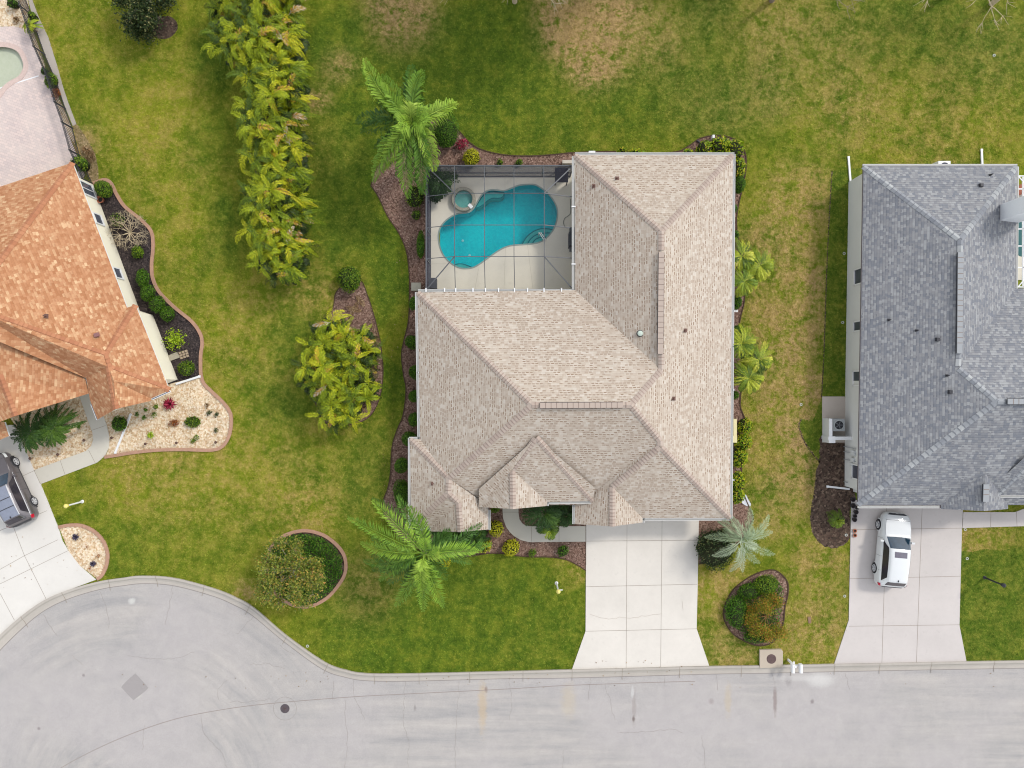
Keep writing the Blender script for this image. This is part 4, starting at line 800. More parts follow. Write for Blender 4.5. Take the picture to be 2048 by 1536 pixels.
# walls from their ground lines
wb = px([(186.5, 369), (280, 619), (305.7, 630), (355.5, 757), (240, 800), (225, 770), (170, 735), (175, 760), (60, 800), (-260, 640), (-300, 560)])
wb = px([(186.5, 369), (280, 622), (306, 630), (355.5, 759), (312, 776), (232, 790), (190, 735), (100, 765), (30, 800), (-260, 850), (-300, 560)])
m = MB(); m.prism(wb, 0, 2.52); m.build("wall", M_CREAM, HO)
m = MB(); m.sheet([[tuple(W(x, y, zo)[:2]) for x, y in [(144, 327), (253, 616), (270, 611), (338, 779), (301, 796), (232, 815), (196, 837), (180, 800), (178, 787), (30, 826), (-100, 860), (-260, 465)]]], 2.53); m.build("fascia", M_EAVE, HO)
m = MB(); a = W(301, 802, zo); b = W(196, 839, zo); c = W(*gr[:2], 3.85); nn = Vector((.1, .25, 0)) ; m.add([a + nn - Vector((0, 0, .15)), b + nn - Vector((0, 0, .15)), c + nn], [(0, 1, 2)]); m.build("gable", M_CREAM, HO)
m = MB(); a = W(178, 789, zo); b = W(-60, 860, zo); c = W(30, 834, gl2[2] - .05); m.add([a + nn - Vector((0, 0, .1)), b + nn - Vector((0, 0, .1)), c + nn], [(0, 1, 2)]); m.build("gable", M_CREAM, HO)
wa = (W(280, 622) - W(186.5, 369)); wa.normalize(); wn = Vector((-wa.y, wa.x, 0)); wn = wn if wn.x > 0 else -wn
base = W(186.5, 369)
def on_wall(y): t = (y - 369) / (622 - 369); return W(186.5, 369).lerp(W(280, 622), t)
window(HO, on_wall(388) + wn * 0, wa, .8, .35, 2.2, wn, 1); window(HO, on_wall(446), wa, .6, .62, 1.5, wn, 0); window(HO, on_wall(552), wa, .6, .7, 1.55, wn, 0)

# ------------------------------------------------------------------ screened enclosure over the pool
def screen_mat(nm, dens):
    n = N(nm); lw = n.n("LayerWeight"); lw.inputs[0].default_value = .5
    cosv = n.math('SUBTRACT', 1, lw.outputs["Facing"]); op = n.math('DIVIDE', dens, n.math('MAXIMUM', cosv, .05)); op = n.math('MINIMUM', op, .82)
    tr = n.n("BsdfTransparent"); df = n.n("BsdfDiffuse"); df.inputs[0].default_value = C(84, 84, 96); mx = n.n("MixShader"); n.t.links.new(op, mx.inputs[0])
    n.t.links.new(tr.outputs[0], mx.inputs[1]); n.t.links.new(df.outputs[0], mx.inputs[2]); n.t.links.new(mx.outputs[0], n.t.nodes["Material Output"].inputs[0]); return n.m
M_SCREEN = screen_mat("screen_mesh", .07); M_SCREEN_W = screen_mat("wall_screen_mesh", .36)
E = thing("screen_enclosure", "grey aluminium screened cage over the turquoise pool", "pool enclosure", W(1000, 455))
zl, zi = 2.35, 3.05
xo = [852.5, 909.2, 968.8, 1028, 1087.2, 1146.5]; xi = [909, 968.8, 1028, 1088.5]; yo = (331.5, 579.5); yi = [386.5, 450, 513]
fr = MB(); sc = MB()
def P(x, y, z): return W(x, y, z)
for a, b in ((xo[0], yo[0]), (xo[-1], yo[0])), ((xo[-1], yo[0]), (xo[-1], yo[1])), ((xo[-1], yo[1]), (xo[0], yo[1])), ((xo[0], yo[1]), (xo[0], yo[0])): fr.bar(P(*a, zl), P(*b, zl), .07, .09)
for x, x2 in zip(xi, xo[1:5]):
    fr.bar(P(x2, yo[0], zl), P(x, yi[0], zi), .04, .08); fr.bar(P(x, yi[0], zi), P(x, yi[2], zi), .04, .08); fr.bar(P(x, yi[2], zi), P(x2 + 1.5, yo[1], zl), .04, .08)
for y, yl, yr in zip(yi, (393, 455.5, 517.5), (394, 456, 516.5)):
    fr.bar(P(xo[0], yl, zl), P(xi[0], y, zi), .032, .06); fr.bar(P(xi[0], y, zi), P(xi[-1], y, zi), .032, .06); fr.bar(P(xi[-1], y, zi), P(xo[-1], yr, zl), .045, .07)
for a, b in ((xo[0], yo[0]), (xi[0], yi[0])), ((xo[-1], yo[0]), (xi[-1], yi[0])), ((xo[0], yo[1]), (xi[0], yi[2])), ((xo[-1], yo[1]), (xi[-1], yi[2])): fr.bar(P(*a, zl), P(*b, zi), .055, .08)
NW = P(xo[0], yo[0], zl); NE = P(xo[-1], yo[0], zl); SW = P(xo[0], yo[1], zl); SE = P(xo[-1], yo[1], zl)
for x in xo[:]: a = P(x, yo[0], zl); fr.bar((a.x, a.y, .05), (a.x, a.y, zl), .055, .055)
for y in (393, 455.5, 517.5, 577): a = P(xo[0], y, zl); fr.bar((a.x, a.y, .05), (a.x, a.y, zl), .055, .055)
for zz in (.08, .85): fr.bar((NW.x, NW.y, zz), (NE.x, NE.y, zz), .06, .06); fr.bar((NW.x, NW.y, zz), (SW.x, SW.y, zz), .06, .06)
fr.build("frame", M_BRONZE, E)
iNW, iNE, iSW, iSE = P(xi[0], yi[0], zi), P(xi[-1], yi[0], zi), P(xi[0], yi[2], zi), P(xi[-1], yi[2], zi)
sc.add([iNW, iNE, iSE, iSW], [(0, 3, 2, 1)]); sc.add([NW, NE, iNE, iNW], [(0, 1, 2, 3)]); sc.add([NE, SE, iSE, iNE], [(0, 1, 2, 3)]); sc.add([SE, SW, iSW, iSE], [(0, 1, 2, 3)]); sc.add([SW, NW, iNW, iSW], [(0, 1, 2, 3)])
sc.build("screen", M_SCREEN, E); sc = MB(); sc.add([(NW.x, NW.y, .05), (NE.x, NE.y, .05), (NE.x, NE.y, zl), (NW.x, NW.y, zl)], [(0, 1, 2, 3)]); sc.add([(NW.x, NW.y, .05), (SW.x, SW.y, .05), (SW.x, SW.y, zl), (NW.x, NW.y, zl)], [(0, 1, 2, 3)])
sc.build("wall_screen", M_SCREEN_W, E)
dm = MB(); dm.box(P(1123, 350, .9) , (.8, .9, .05)); 
for sx in (-.35, .35):
    for sy in (-.4, .4): q = P(1123, 350, .9); dm.bar((q.x + sx, q.y + sy, .05), (q.x + sx, q.y + sy, .9), .05, .05)
tag(dm.build("patio_table", flat("charcoal", C(66, 66, 74), .7)), "dark square patio table in the cage corner by the tan roof", "table")
dm = MB(); q = W(868, 569); dm.box((q.x, q.y, .35), (.42, .6, .6)); dm.box((q.x, q.y, .67), (.46, .64, .05)); tag(dm.build("storage_box", flat("charcoal2", C(84, 86, 92), .7)), "dark storage box in the cage corner next to the path slab", "box")
gr_ = thing("barbecue_grill", "black covered grill against the wall inside the pool cage", "grill", W(1143, 484))
m = MB(); q = W(1143, 484); m.box((q.x, q.y, .55), (.45, .9, .8)); m.build("cabinet", M_DARK, gr_); m = MB(); m.tube((q.x, q.y - .42, .98), (q.x, q.y + .42, .98), .22, n=14); m.build("lid", M_DARK, gr_)
m = MB(); m.box((q.x, q.y - .62, .85), (.4, .3, .04)); m.box((q.x, q.y + .6, .85), (.4, .28, .04)); m.build("side_shelf", M_BRONZE, gr_)
m = MB(); pts = spline([(1141, 398), (1141, 425), (1136, 432), (1130, 436), (1127, 444), (1129, 452), (1133, 455)], 6); P3d = [W(a, b, .07) for a, b in pts]
for a, b in zip(P3d, P3d[1:]): m.tube(a, b, .02, n=6)
tag(m.build("garden_hose", flat("hose", C(120, 124, 118), .6)), "coiled grey hose on the deck near the grill", "hose")

# ------------------------------------------------------------------ plants
def leafq(mb, p, nrm, up, l, wd):
    s = nrm.cross(up)
    if s.length < 1e-4: s = Vector((1, 0, 0))
    s.normalize(); up = up.normalized()
    mb.add([p, p + up * l * .5 + s * wd * .5, p + up * l, p + up * l * .5 - s * wd * .5], [(0, 1, 2, 3)])
def rvec(r):
    while True:
        v = Vector((r.uniform(-1, 1), r.uniform(-1, 1), r.uniform(-1, 1)))
        if .05 < v.length < 1: return v.normalized()
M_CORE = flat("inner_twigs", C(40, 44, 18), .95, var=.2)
def shrub_mesh(seed, rx, ry, h, n, leaf, loose=.12, lobes=7, poky=0.0):
    r = random.Random(seed); mb = MB(); L = [(rvec(r), r.uniform(.06, .2)) for _ in range(lobes)]
    for _ in range(n):
        d = rvec(r); d.z = abs(d.z) if r.random() < .9 else d.z * .5; k = 1 - .12
        for v, a in L: k += a * max(0, d.dot(v)) ** 4
        k *= 1 - abs(r.gauss(0, loose)); k += poky * r.random() ** 3
        p = Vector((d.x * rx * k, d.y * ry * k, max(.05, h * (.45 + .55 * d.z * k)) if d.z > 0 else h * .45 * (1 + d.z)))
        nr = (d + rvec(r) * .7).normalized(); leafq(mb, p, nr, (nr.orthogonal() + rvec(r) * .9), leaf * r.uniform(.6, 1.3), leaf * r.uniform(.4, .7))
    return mb
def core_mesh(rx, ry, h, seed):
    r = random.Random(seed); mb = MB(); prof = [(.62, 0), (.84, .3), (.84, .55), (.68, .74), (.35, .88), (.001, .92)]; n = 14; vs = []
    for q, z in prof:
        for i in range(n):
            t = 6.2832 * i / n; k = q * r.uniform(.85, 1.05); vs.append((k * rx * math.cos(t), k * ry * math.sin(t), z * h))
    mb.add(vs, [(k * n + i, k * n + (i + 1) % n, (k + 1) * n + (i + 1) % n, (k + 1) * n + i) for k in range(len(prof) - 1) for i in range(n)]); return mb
SID = [100]
def shrub(x, y, r, h, mat, label, group=None, ry=None, leaf=.09, loose=.10, n=None, name="shrub", poky=0.0, core=True, rot=0.0, z0=0.0, cat="shrub"):
    SID[0] += 1; g = W(x, y, h * .6); rx = r / K; ry_ = (ry or r) / K
    root = thing(name, label, cat, (g.x, g.y, z0), group)
    if n is None: n = int(min(4200, max(120, 2.2 * 3.14 * (rx * ry_ + h * (rx + ry_) * .5) / (leaf * leaf * .5))))
    mb = shrub_mesh(SID[0], rx, ry_, h, n, leaf, loose, 7, poky); mb.v = [(a + g.x, b + g.y, c + z0) for a, b, c in mb.v]; mb.build("foliage", mat, root)
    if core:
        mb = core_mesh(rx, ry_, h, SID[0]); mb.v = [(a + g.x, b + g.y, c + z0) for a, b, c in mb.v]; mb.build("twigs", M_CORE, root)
    if rot: root.rotation_euler = (0, 0, rot)
    return root
def frond(mb, a, b, arch, n, ll, lw, side_up=.25, droop=.5, fwd=.55, rr=.02, start=.14, fold=0.0, seed=0, segs=1):
    r = random.Random(seed); a = Vector(a); b = Vector(b); dv_ = b - a; m_ = (a + b) / 2 + Vector((0, 0, arch)) + Vector((-dv_.y, dv_.x, 0)) * r.uniform(-.20, .20)
    def bz(t): return a * (1 - t) ** 2 + m_ * 2 * t * (1 - t) + b * t * t
    pts = [bz(i / 7) for i in range(8)]
    for i in range(7): mb.tube(pts[i], pts[i + 1], rr * (1 - i / 8), rr * (1 - (i + 1) / 8), 4, False)
    for i in range(n):
        t = start + (1 - start) * (i + .5) / n; p = bz(t); T = (bz(min(1, t + .02)) - bz(max(0, t - .02))).normalized(); Sd = T.cross(Vector((0, 0, 1)))
        if Sd.length < 1e-3: Sd = Vector((1, 0, 0))
        Sd.normalize(); U = Sd.cross(T); prof = math.sin(math.pi * (.12 + .80 * t)) ** .7 * (1 if t < .8 else 1 - (t - .8) * 1.6)
        for s in (-1, 1):
            L = ll * prof * r.uniform(.72, 1.15); f = fwd + .7 * t * t + r.uniform(-.22, .22)
            d = (Sd * s + T * f + U * side_up * r.uniform(-.4, 1.7)).normalized(); q1 = p + d * L * .55 ; q2 = p + (d + Vector((0, 0, -droop * r.uniform(.6, 1.3)))).normalized() * L
            wv = T.cross(d).cross(d)
            wv = wv.normalized() * lw / 2 if wv.length > 1e-4 else Vector((0, 0, lw / 2))
            mb.add([p, q1 + wv, q2, q1 - wv], [(0, 1, 2, 3)])
def areca_mesh(seed, ns=25, rad=1.36):
    r = random.Random(seed); mb = MB(); st = MB()
    for j in range(ns):
        az = j * 2.39996 + r.uniform(-.5, .5); q = math.sqrt((j + .5) / ns) * rad; cx, cy = q * math.cos(az), q * math.sin(az); z = r.uniform(1.9, 3.8) - q * .5
        dark = r.random() < .33; tone = r.gauss(.13, .08) if dark else r.gauss(.53, .11); z -= .55 if dark else 0; a0 = r.uniform(0, 6.28); st.tube((cx * .4, cy * .4, 0), (cx, cy, z), .04, .03, 6)  # dark lower stems: the clump's self-shade put into the leaf tone
        for k in range(r.choice((5, 6, 7))):
            az2 = a0 + k * 2.39996 + r.uniform(-.4, .4); L = r.uniform(.8, 1.3) * (.8 if dark else 1); lift = r.uniform(-1.0, .35)
            mb.c = min(.84, max(.02, tone + r.gauss(0, .10))) if r.random() > .06 else r.uniform(.84, 1)
            frond(mb, (cx, cy, z), (cx + math.cos(az2) * L, cy + math.sin(az2) * L, z + lift), r.uniform(.4, .95), 27, r.uniform(.24, .34), .034, r.uniform(.1, .9), .35, 1.0, .022, .12, seed=seed * 100 + j * 9 + k)
    for k in range(34):      # near-black fronds low inside, coloured to stand for the shaded gaps
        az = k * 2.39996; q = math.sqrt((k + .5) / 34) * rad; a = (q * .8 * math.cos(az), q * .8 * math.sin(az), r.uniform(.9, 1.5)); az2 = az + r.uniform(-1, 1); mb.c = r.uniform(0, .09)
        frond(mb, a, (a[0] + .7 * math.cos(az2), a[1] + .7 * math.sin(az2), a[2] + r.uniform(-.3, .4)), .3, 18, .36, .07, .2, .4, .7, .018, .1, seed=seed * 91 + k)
    for k in range(14):      # old hanging fronds round the foot
        az = k * 6.2832 / 14 + r.uniform(-.2, .2); a = (rad * .4 * math.cos(az), rad * .4 * math.sin(az), 1.5); b = ((rad + .25) * math.cos(az), (rad + .25) * math.sin(az), r.uniform(.3, .9)); mb.c = r.uniform(.0, .3) if r.random() > .35 else .97
        frond(mb, a, b, .4, 18, .36, .04, .3, .4, .7, .018, .1, seed=seed * 77 + k)
    return mb, st
ARE = []
for s in range(4):
    mb, st = areca_mesh(11 + s); ARE.append((mb, st))
_ar = []
def areca(i, x, y, label, group, sc=1.0):
    g = W(x, y, 2.9 * sc); v = i % 4
    if v >= len(_ar):
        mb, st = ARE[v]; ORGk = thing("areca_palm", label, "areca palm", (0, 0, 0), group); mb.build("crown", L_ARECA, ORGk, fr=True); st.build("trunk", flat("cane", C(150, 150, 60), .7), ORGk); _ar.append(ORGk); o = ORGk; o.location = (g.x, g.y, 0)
        o.rotation_euler = (0, 0, i * 1.7)
    else: o = dup(_ar[v], (g.x, g.y, 0), i * 1.7, label, None, group)
    o.scale = (sc, sc, sc); return o
ORD = ["first", "second", "third", "fourth", "fifth", "sixth", "seventh", "eighth", "ninth", "tenth", "eleventh", "twelfth", "thirteenth"]
hp = [(552, 508, .98), (542, 464, 1.0), (552, 420, 1.0), (538, 374, 1.0), (550, 330, 1.0), (538, 286, 1.02), (540, 240, 1.05), (534, 194, 1.05), (538, 148, 1.08), (524, 100, 1.12), (532, 54, 1.12), (520, 6, 1.12), (530, -44, 1.1)]
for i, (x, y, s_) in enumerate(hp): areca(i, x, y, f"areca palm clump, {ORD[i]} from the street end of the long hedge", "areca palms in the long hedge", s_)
areca(14, 472, 66, "areca palm clump bulging from the lawn side of the hedge's far end", "areca palms in the long hedge", .95); areca(15, 452, 4, "outermost yellowing areca palm where the hedge leaves the picture", "areca palms in the long hedge", .85)
for i, (x, y, s, l) in enumerate([(655, 684, .95, "areca palm clump nearest the round bush, in the mulch island"), (700, 700, .9, "areca palm clump on the house side of the mulch island"), (645, 748, .95, "areca palm clump on the lawn side of the mulch island"), (698, 768, .92, "areca palm clump with a pale frond in the mulch island"), (668, 806, .92, "areca palm clump at the street end of the mulch island")]):
    areca(17 + i, x, y, l, "areca palms in the mulch island", s)

def big_palm(name, label, c, zc, tips, mat, ll, lw, n, arch, trunk_r=.15, droop=.6, cat="palm tree", su=.3, seed=5, extra=0, fwd=.55, fr0=.5, under=False):
    r = random.Random(seed); top = W(c[0], c[1], zc); root = thing(name, label, cat, (top.x, top.y, 0)); mb = MB()
    for i, t in enumerate(tips):
        zt = t[2] if len(t) > 2 else zc - 1.0; b = W(t[0], t[1], zt); mb.c = min(1, max(0, r.gauss(fr0, .16))) if len(t) < 4 else t[3]
        frond(mb, top + Vector((r.uniform(-.1, .1), r.uniform(-.1, .1), 0)), b, arch * r.uniform(.8, 1.2), n, ll, lw, su, droop, fwd, .035, .12, seed=seed * 31 + i)
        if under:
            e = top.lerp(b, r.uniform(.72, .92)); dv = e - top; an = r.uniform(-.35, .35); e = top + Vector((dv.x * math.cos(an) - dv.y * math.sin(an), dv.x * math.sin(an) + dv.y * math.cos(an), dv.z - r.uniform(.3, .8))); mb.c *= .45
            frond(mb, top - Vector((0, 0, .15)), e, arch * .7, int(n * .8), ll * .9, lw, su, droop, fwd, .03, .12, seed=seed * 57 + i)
    for i in range(extra):
        az = r.uniform(0, 6.28); L = r.uniform(.6, 1.0); mb.c = r.uniform(.5, .9); frond(mb, top, top + Vector((math.cos(az) * L, math.sin(az) * L, r.uniform(.5, 1.0))), .2, 14, ll * .7, lw, .3, droop * .4, .9, .03, .2, seed=i)
    mb.build("crown", mat, root, fr=True); t = MB()
    for i in range(8): t.tube((top.x, top.y, zc * i / 8 - .02), (top.x, top.y, zc * (i + 1) / 8), trunk_r * (1.2 - .05 * i), trunk_r * (1.15 - .05 * i), 12)
    t.build("trunk", M_BARK, root); return root
big_palm("queen_palm", "tall queen palm drooping over the pool cage corner beside the clipped bush", (824, 246), 5.6,
         [(730, 118, 4.6, .72), (762, 152, 4.9, .55), (846, 142, 4.6, .45), (822, 130, 3.6, .2), (914, 206, 4.7, .8), (712, 244, 3.6, .1), (722, 262, 3.2, .1), (748, 362, 3.4, .5), (765, 340, 3.9, .75), (818, 395, 3.4, .45), (842, 386, 3.2, .35), (868, 340, 4.2, .8), (862, 270, 5.0, .5), (770, 190, 5.0, .6)],
         L_QUEEN, 1.10, .058, 66, 1.1, .17, 1.5, extra=8, seed=3, su=.5, fwd=.75, fr0=.5, under=True)
big_palm("queen_palm", "tall queen palm on the front lawn in front of the tan-roofed house", (848, 1108), 5.0,
         [(697, 1036, 4.2, .55), (745, 1002, 4.4, .7), (818, 1012, 4.0, .55), (722, 1086, 3.8, .65), (728, 1122, 3.2, .3), (760, 1162, 3.4, .45), (790, 1212, 3.6, .5), (846, 1222, 3.8, .65), (886, 1214, 4.0, .6), (892, 1160, 3.2, .35), (956, 1102, 4.1, .65), (982, 1088, 3.2, .35), (905, 1060, 3.0, .1), (800, 1180, 2.8, .2), (745, 1140, 2.6, .15), (845, 1180, 4.4, .8)],
         L_QUEEN, .72, .058, 58, .9, .16, .6, extra=4, seed=9, su=.5, fr0=.7, under=True)
big_palm("silver_palm", "silvery grey palm with arching fronds at the corner of the cream driveway", (1483, 1081), 3.2,
         [(1432, 1037, 2.3), (1459, 1032, 2.4), (1500, 1012, 1.8, .3), (1538, 1030, 2.6), (1545, 1064, 2.5), (1550, 1108, 2.0), (1520, 1126, 2.2), (1486, 1144, 2.0), (1460, 1143, 2.2), (1426, 1112, 2.4), (1410, 1074, 2.0, .3), (1515, 1095, 2.9), (1505, 1052, 2.9), (1448, 1060, 2.2, .2)],
         L_SILVER, .50, .032, 40, .75, .17, .45, seed=12, su=.3, fwd=.9)
def rosette_palm(x, y, label, mat, zc, rad, nf, group=None, name="date_palm", ll=.3, lw=.045, seed=1, arch=.4, trunk=.09, dz=(-.5, .3), frm=.5, cat="palm tree", n=20, su=.4, fwd=.8, sd=.14):
    r = random.Random(seed); top = W(x, y, zc); root = thing(name, label, cat, (top.x, top.y, 0), group); mb = MB()
    for i in range(nf):
        az = i * 2.39996 + r.uniform(-.2, .2); k = .55 + .45 * ((i * .618) % 1); L = rad * k * r.uniform(.9, 1.1); mb.c = min(1, max(0, r.gauss(frm + .3 * (1 - k), sd)))
        frond(mb, top, top + Vector((math.cos(az) * L, math.sin(az) * L, dz[0] + (dz[1] - dz[0]) * (1.6 - 1.6 * k) + r.uniform(-.1, .1))), arch * r.uniform(.7, 1.2), n, ll, lw, su, .35, fwd, .018, .1, seed=seed * 53 + i)
    mb.build("crown", mat, root, fr=True); t = MB(); t.tube((top.x, top.y, 0), (top.x, top.y, zc), trunk * 1.2, trunk, 10); t.build("trunk", M_BARK, root); return root
gp = "small palms along the side wall of the tan-roofed house"
for i, (x, y, l) in enumerate([(1520, 531, "small palm standing clear on the lawn edge, in the trio nearer the back lawn"), (1489, 562, "small palm touching the tan eave, street side of the trio nearer the back lawn"), (1483, 513, "small palm nearest the back lawn beside the tan roof"),
        (1483, 688, "small palm nearest the back in the trio nearer the street"), (1517, 719, "small palm farthest from the wall in the trio nearer the street"), (1498, 757, "small palm nearest the street beside the tan roof")]):
    rosette_palm(x, y, l, L_PYGMY, 2.3 + .2 * (i % 2), 1.32, 32, gp, seed=20 + i, ll=.34, n=20, lw=.034, su=.25, frm=.5, fwd=1.35, sd=.26, dz=(-.9, .6))
rosette_palm(1088, 1024, "dark green palm tucked between the entry path and the garage", L_DARKP, 1.6, 1.75, 36, None, seed=31, ll=.4, frm=.3, arch=.5, dz=(-.5, .4))
rosette_palm(1100, 1058, "small brighter palm leaning over the entry path", L_PYGMY, 1.2, .95, 18, None, seed=32, ll=.24, frm=.25)
rosette_palm(1132, 1030, "dark palm against the garage wall of the tan-roofed house", L_DARKP, 1.4, 1.1, 22, None, seed=35, ll=.34, frm=.25)
rosette_palm(62, 866, "dark green cycad nearest the pale driveway in the gravel", L_DARKP, 1.2, 1.75, 40, "cycads in the gravel by the porch", name="cycad", seed=33, ll=.2, lw=.06, frm=.4, trunk=.2, n=28, cat="cycad")
rosette_palm(108, 858, "dark green cycad with yellow-green fronds nearest the curved path", L_DARKP, 1.3, 1.7, 40, "cycads in the gravel by the porch", name="cycad", seed=34, ll=.2, lw=.06, frm=.65, trunk=.2, n=28, cat="cycad")
rosette_palm(880, 366, "dark potted palm inside the pool cage corner", L_DARKP, 1.3, 1.25, 30, None, seed=36, ll=.32, frm=.12)
rosette_palm(872, 388, "low fern on the pool deck below the potted palm", L_DARKP, .5, .8, 22, None, name="fern", seed=37, ll=.2, frm=.05, trunk=.04, cat="fern")
for i, (x, y, l) in enumerate([(885, 1078, "dark fern under the eave nearest the queen palm"), (915, 1080, "dark fern in the middle under the bay of the tan roof"), (948, 1080, "dark fern next to the golden shrub under the bay")]):
    rosette_palm(x, y, l, L_DARKP, .8, 1.05, 22, "ferns under the bay of the tan-roofed house", name="fern", seed=40 + i, ll=.28, lw=.09, frm=.45, trunk=.05, cat="fern")
rosette_palm(60, 52, "spiky yucca straddling the black fence", L_PYGMY, .7, .7, 24, None, name="yucca", seed=45, ll=.1, lw=.06, frm=.5, cat="yucca", trunk=.06)
rosette_palm(1674, 1040, "young green palm in the dark soil by the grey house", L_PYGMY, .5, .72, 16, None, seed=46, ll=.26, frm=.3, trunk=.05, n=14, lw=.03)

gl = "clipped bushes along the side wall of the tan-roofed house"
for i, (x, y, r, ry, l) in enumerate([(827, 606, 9, 14, "small clipped bush hugging the wall just below the pool cage"), (825, 684, 14, 14, "clipped round bush where the mulch bed narrows"), (829, 743, 13, 14, "clipped bush half under the tan eave beside the narrow waist of the bed"), (829, 792, 12, 13, "clipped bush half hidden by the tan eave, opposite the palm island's street end"),
        (829, 838, 13, 14, "clipped bush just behind the jog in the tan eave"), (818, 878, 15, 16, "clipped bush at the corner where the tan eave steps out"), (803, 930, 15, 16, "dark round bush standing clear of the stepped-out eave"), (803, 988, 16, 29, "tall oval clipped bush above the front queen palm")]):
    shrub(x, y, r, 1.1, L_BOX, l, gl, ry=ry, leaf=.07, loose=.05)
shrub(841, 490, 8, 1.1, L_BOX, "clipped rectangular hedge against the pool cage", None, ry=29, leaf=.07, loose=.05, name="hedge", cat="hedge")
shrub(829, 392, 19, .9, L_GREEN, "loose green shrub under the drooping queen palm", None, ry=24, leaf=.10, loose=.25); shrub(832, 430, 10, .7, L_GREEN, "small loose shrub beside the pool cage wall", None, leaf=.1, loose=.25)
shrub(891, 262, 27, 1.9, L_BOX, "large clipped egg-shaped bush beside the drooping queen palm", None, ry=33, leaf=.07, loose=.05)
shrub(923, 289, 12, .6, L_RED, "pink-red plant beside the clipped egg-shaped bush", None, ry=11, leaf=.14, loose=.3, core=False, cat="plant")
shrub(943, 314, 18, .9, L_YEL, "round golden shrub behind the pool cage", None, leaf=.11, loose=.12)
shrub(1000, 325, 6, .4, L_GREEN, "tiny green shrub behind the cage, nearer the golden shrub", "tiny shrubs behind the pool cage"); shrub(1038, 325, 7, .4, L_GREEN, "tiny green shrub behind the cage, nearer the tan roof", "tiny shrubs behind the pool cage")
for i, (x, y, r, ry, l) in enumerate([(1243, 302, 9, 7, "yellow-green shrub peeking from behind the tan eave"), (1268, 306, 16, 7, "low yellow-green shrub along the back eave of the tan roof"), (1375, 307, 14, 7, "yellow-green shrub behind the eave where the bed curves out"),
     (1410, 296, 18, 17, "croton bush on the pool side of the curved corner bed"), (1440, 290, 22, 18, "big bright croton bush in the middle of the curved corner bed"), (1470, 300, 20, 22, "bright croton bush at the outer corner of the tan roof"), (1478, 335, 14, 24, "yellow croton bush beside the side eave, below the corner")]):
    shrub(x, y, r, 1.0, L_MIX, l, "croton bushes behind the tan roof", ry=ry, leaf=.16, loose=.25)
shrub(1479, 369, 11, 1.0, L_BOX, "clipped bush beside the side eave below the crotons", None, ry=19, leaf=.07, loose=.06)
for x, y, r, ry, l in [(1468, 418, 5, 9, "sliver of green shrub at the side eave, farthest from the street"), (1471, 470, 6, 10, "green shrub at the side eave behind the back trio of palms"), (1474, 604, 11, 15, "dark clipped bush below the back trio of palms"), (1474, 664, 11, 16, "dark clipped bush above the street trio of palms"), (1470, 790, 8, 8, "low shrub at the foot of the palm nearest the street")]:
    shrub(x, y, r, .9, L_BOX, l, "small bushes at the side eave of the tan roof", ry=ry, leaf=.08, loose=.08)
for x, y, r, ry, l in [(1490, 852, 15, 17, "leafy bush beside the cream enclosure wall"), (1486, 884, 17, 19, "leafy bush at the street end of the cream enclosure wall"), (1478, 916, 16, 21, "leafy bush midway between the enclosure and the driveway corner"), (1476, 962, 17, 21, "golden-green rounded bush above the white stones"), (1475, 992, 15, 17, "golden-green rounded bush touching the white stones")]:
    shrub(x, y, r, 1.1, L_MIX, l, "leafy bushes at the side wall near the driveway", ry=ry, leaf=.13, loose=.16)
shrub(1432, 1098, 42, 1.4, L_OAK, "wide dark loose shrub at the edge of the cream driveway", None, ry=44, leaf=.13, loose=.25, n=3600)
shrub(697, 556, 27, 1.3, L_GREEN, "round loose green bush at the tip of the mulch island", None, leaf=.09, loose=.2)
for x, y, r, l in [(992, 1056, 16, "golden shrub at the corner of the bay, next to the curved path"), (1022, 1096, 18, "golden shrub below the curve of the entry path"), (968, 1092, 15, "golden shrub half under the tip of a queen palm frond"), (886, 1125, 15, "golden shrub under the front queen palm")]:
    shrub(x, y, r, .8, L_YEL, l, "golden shrubs in the front bed", leaf=.11, loose=.14)
shrub(990, 1020, 9, .6, L_GREEN, "small green shrub in the notch beside the entry", None, ry=6); shrub(1065, 1106, 9, .5, L_GREEN, "thin green shrub in the front bed next to the golden ones", None, loose=.4, core=False); shrub(1126, 1103, 12, .6, L_BOX, "small green shrub in the front bed near the driveway", None, loose=.3)
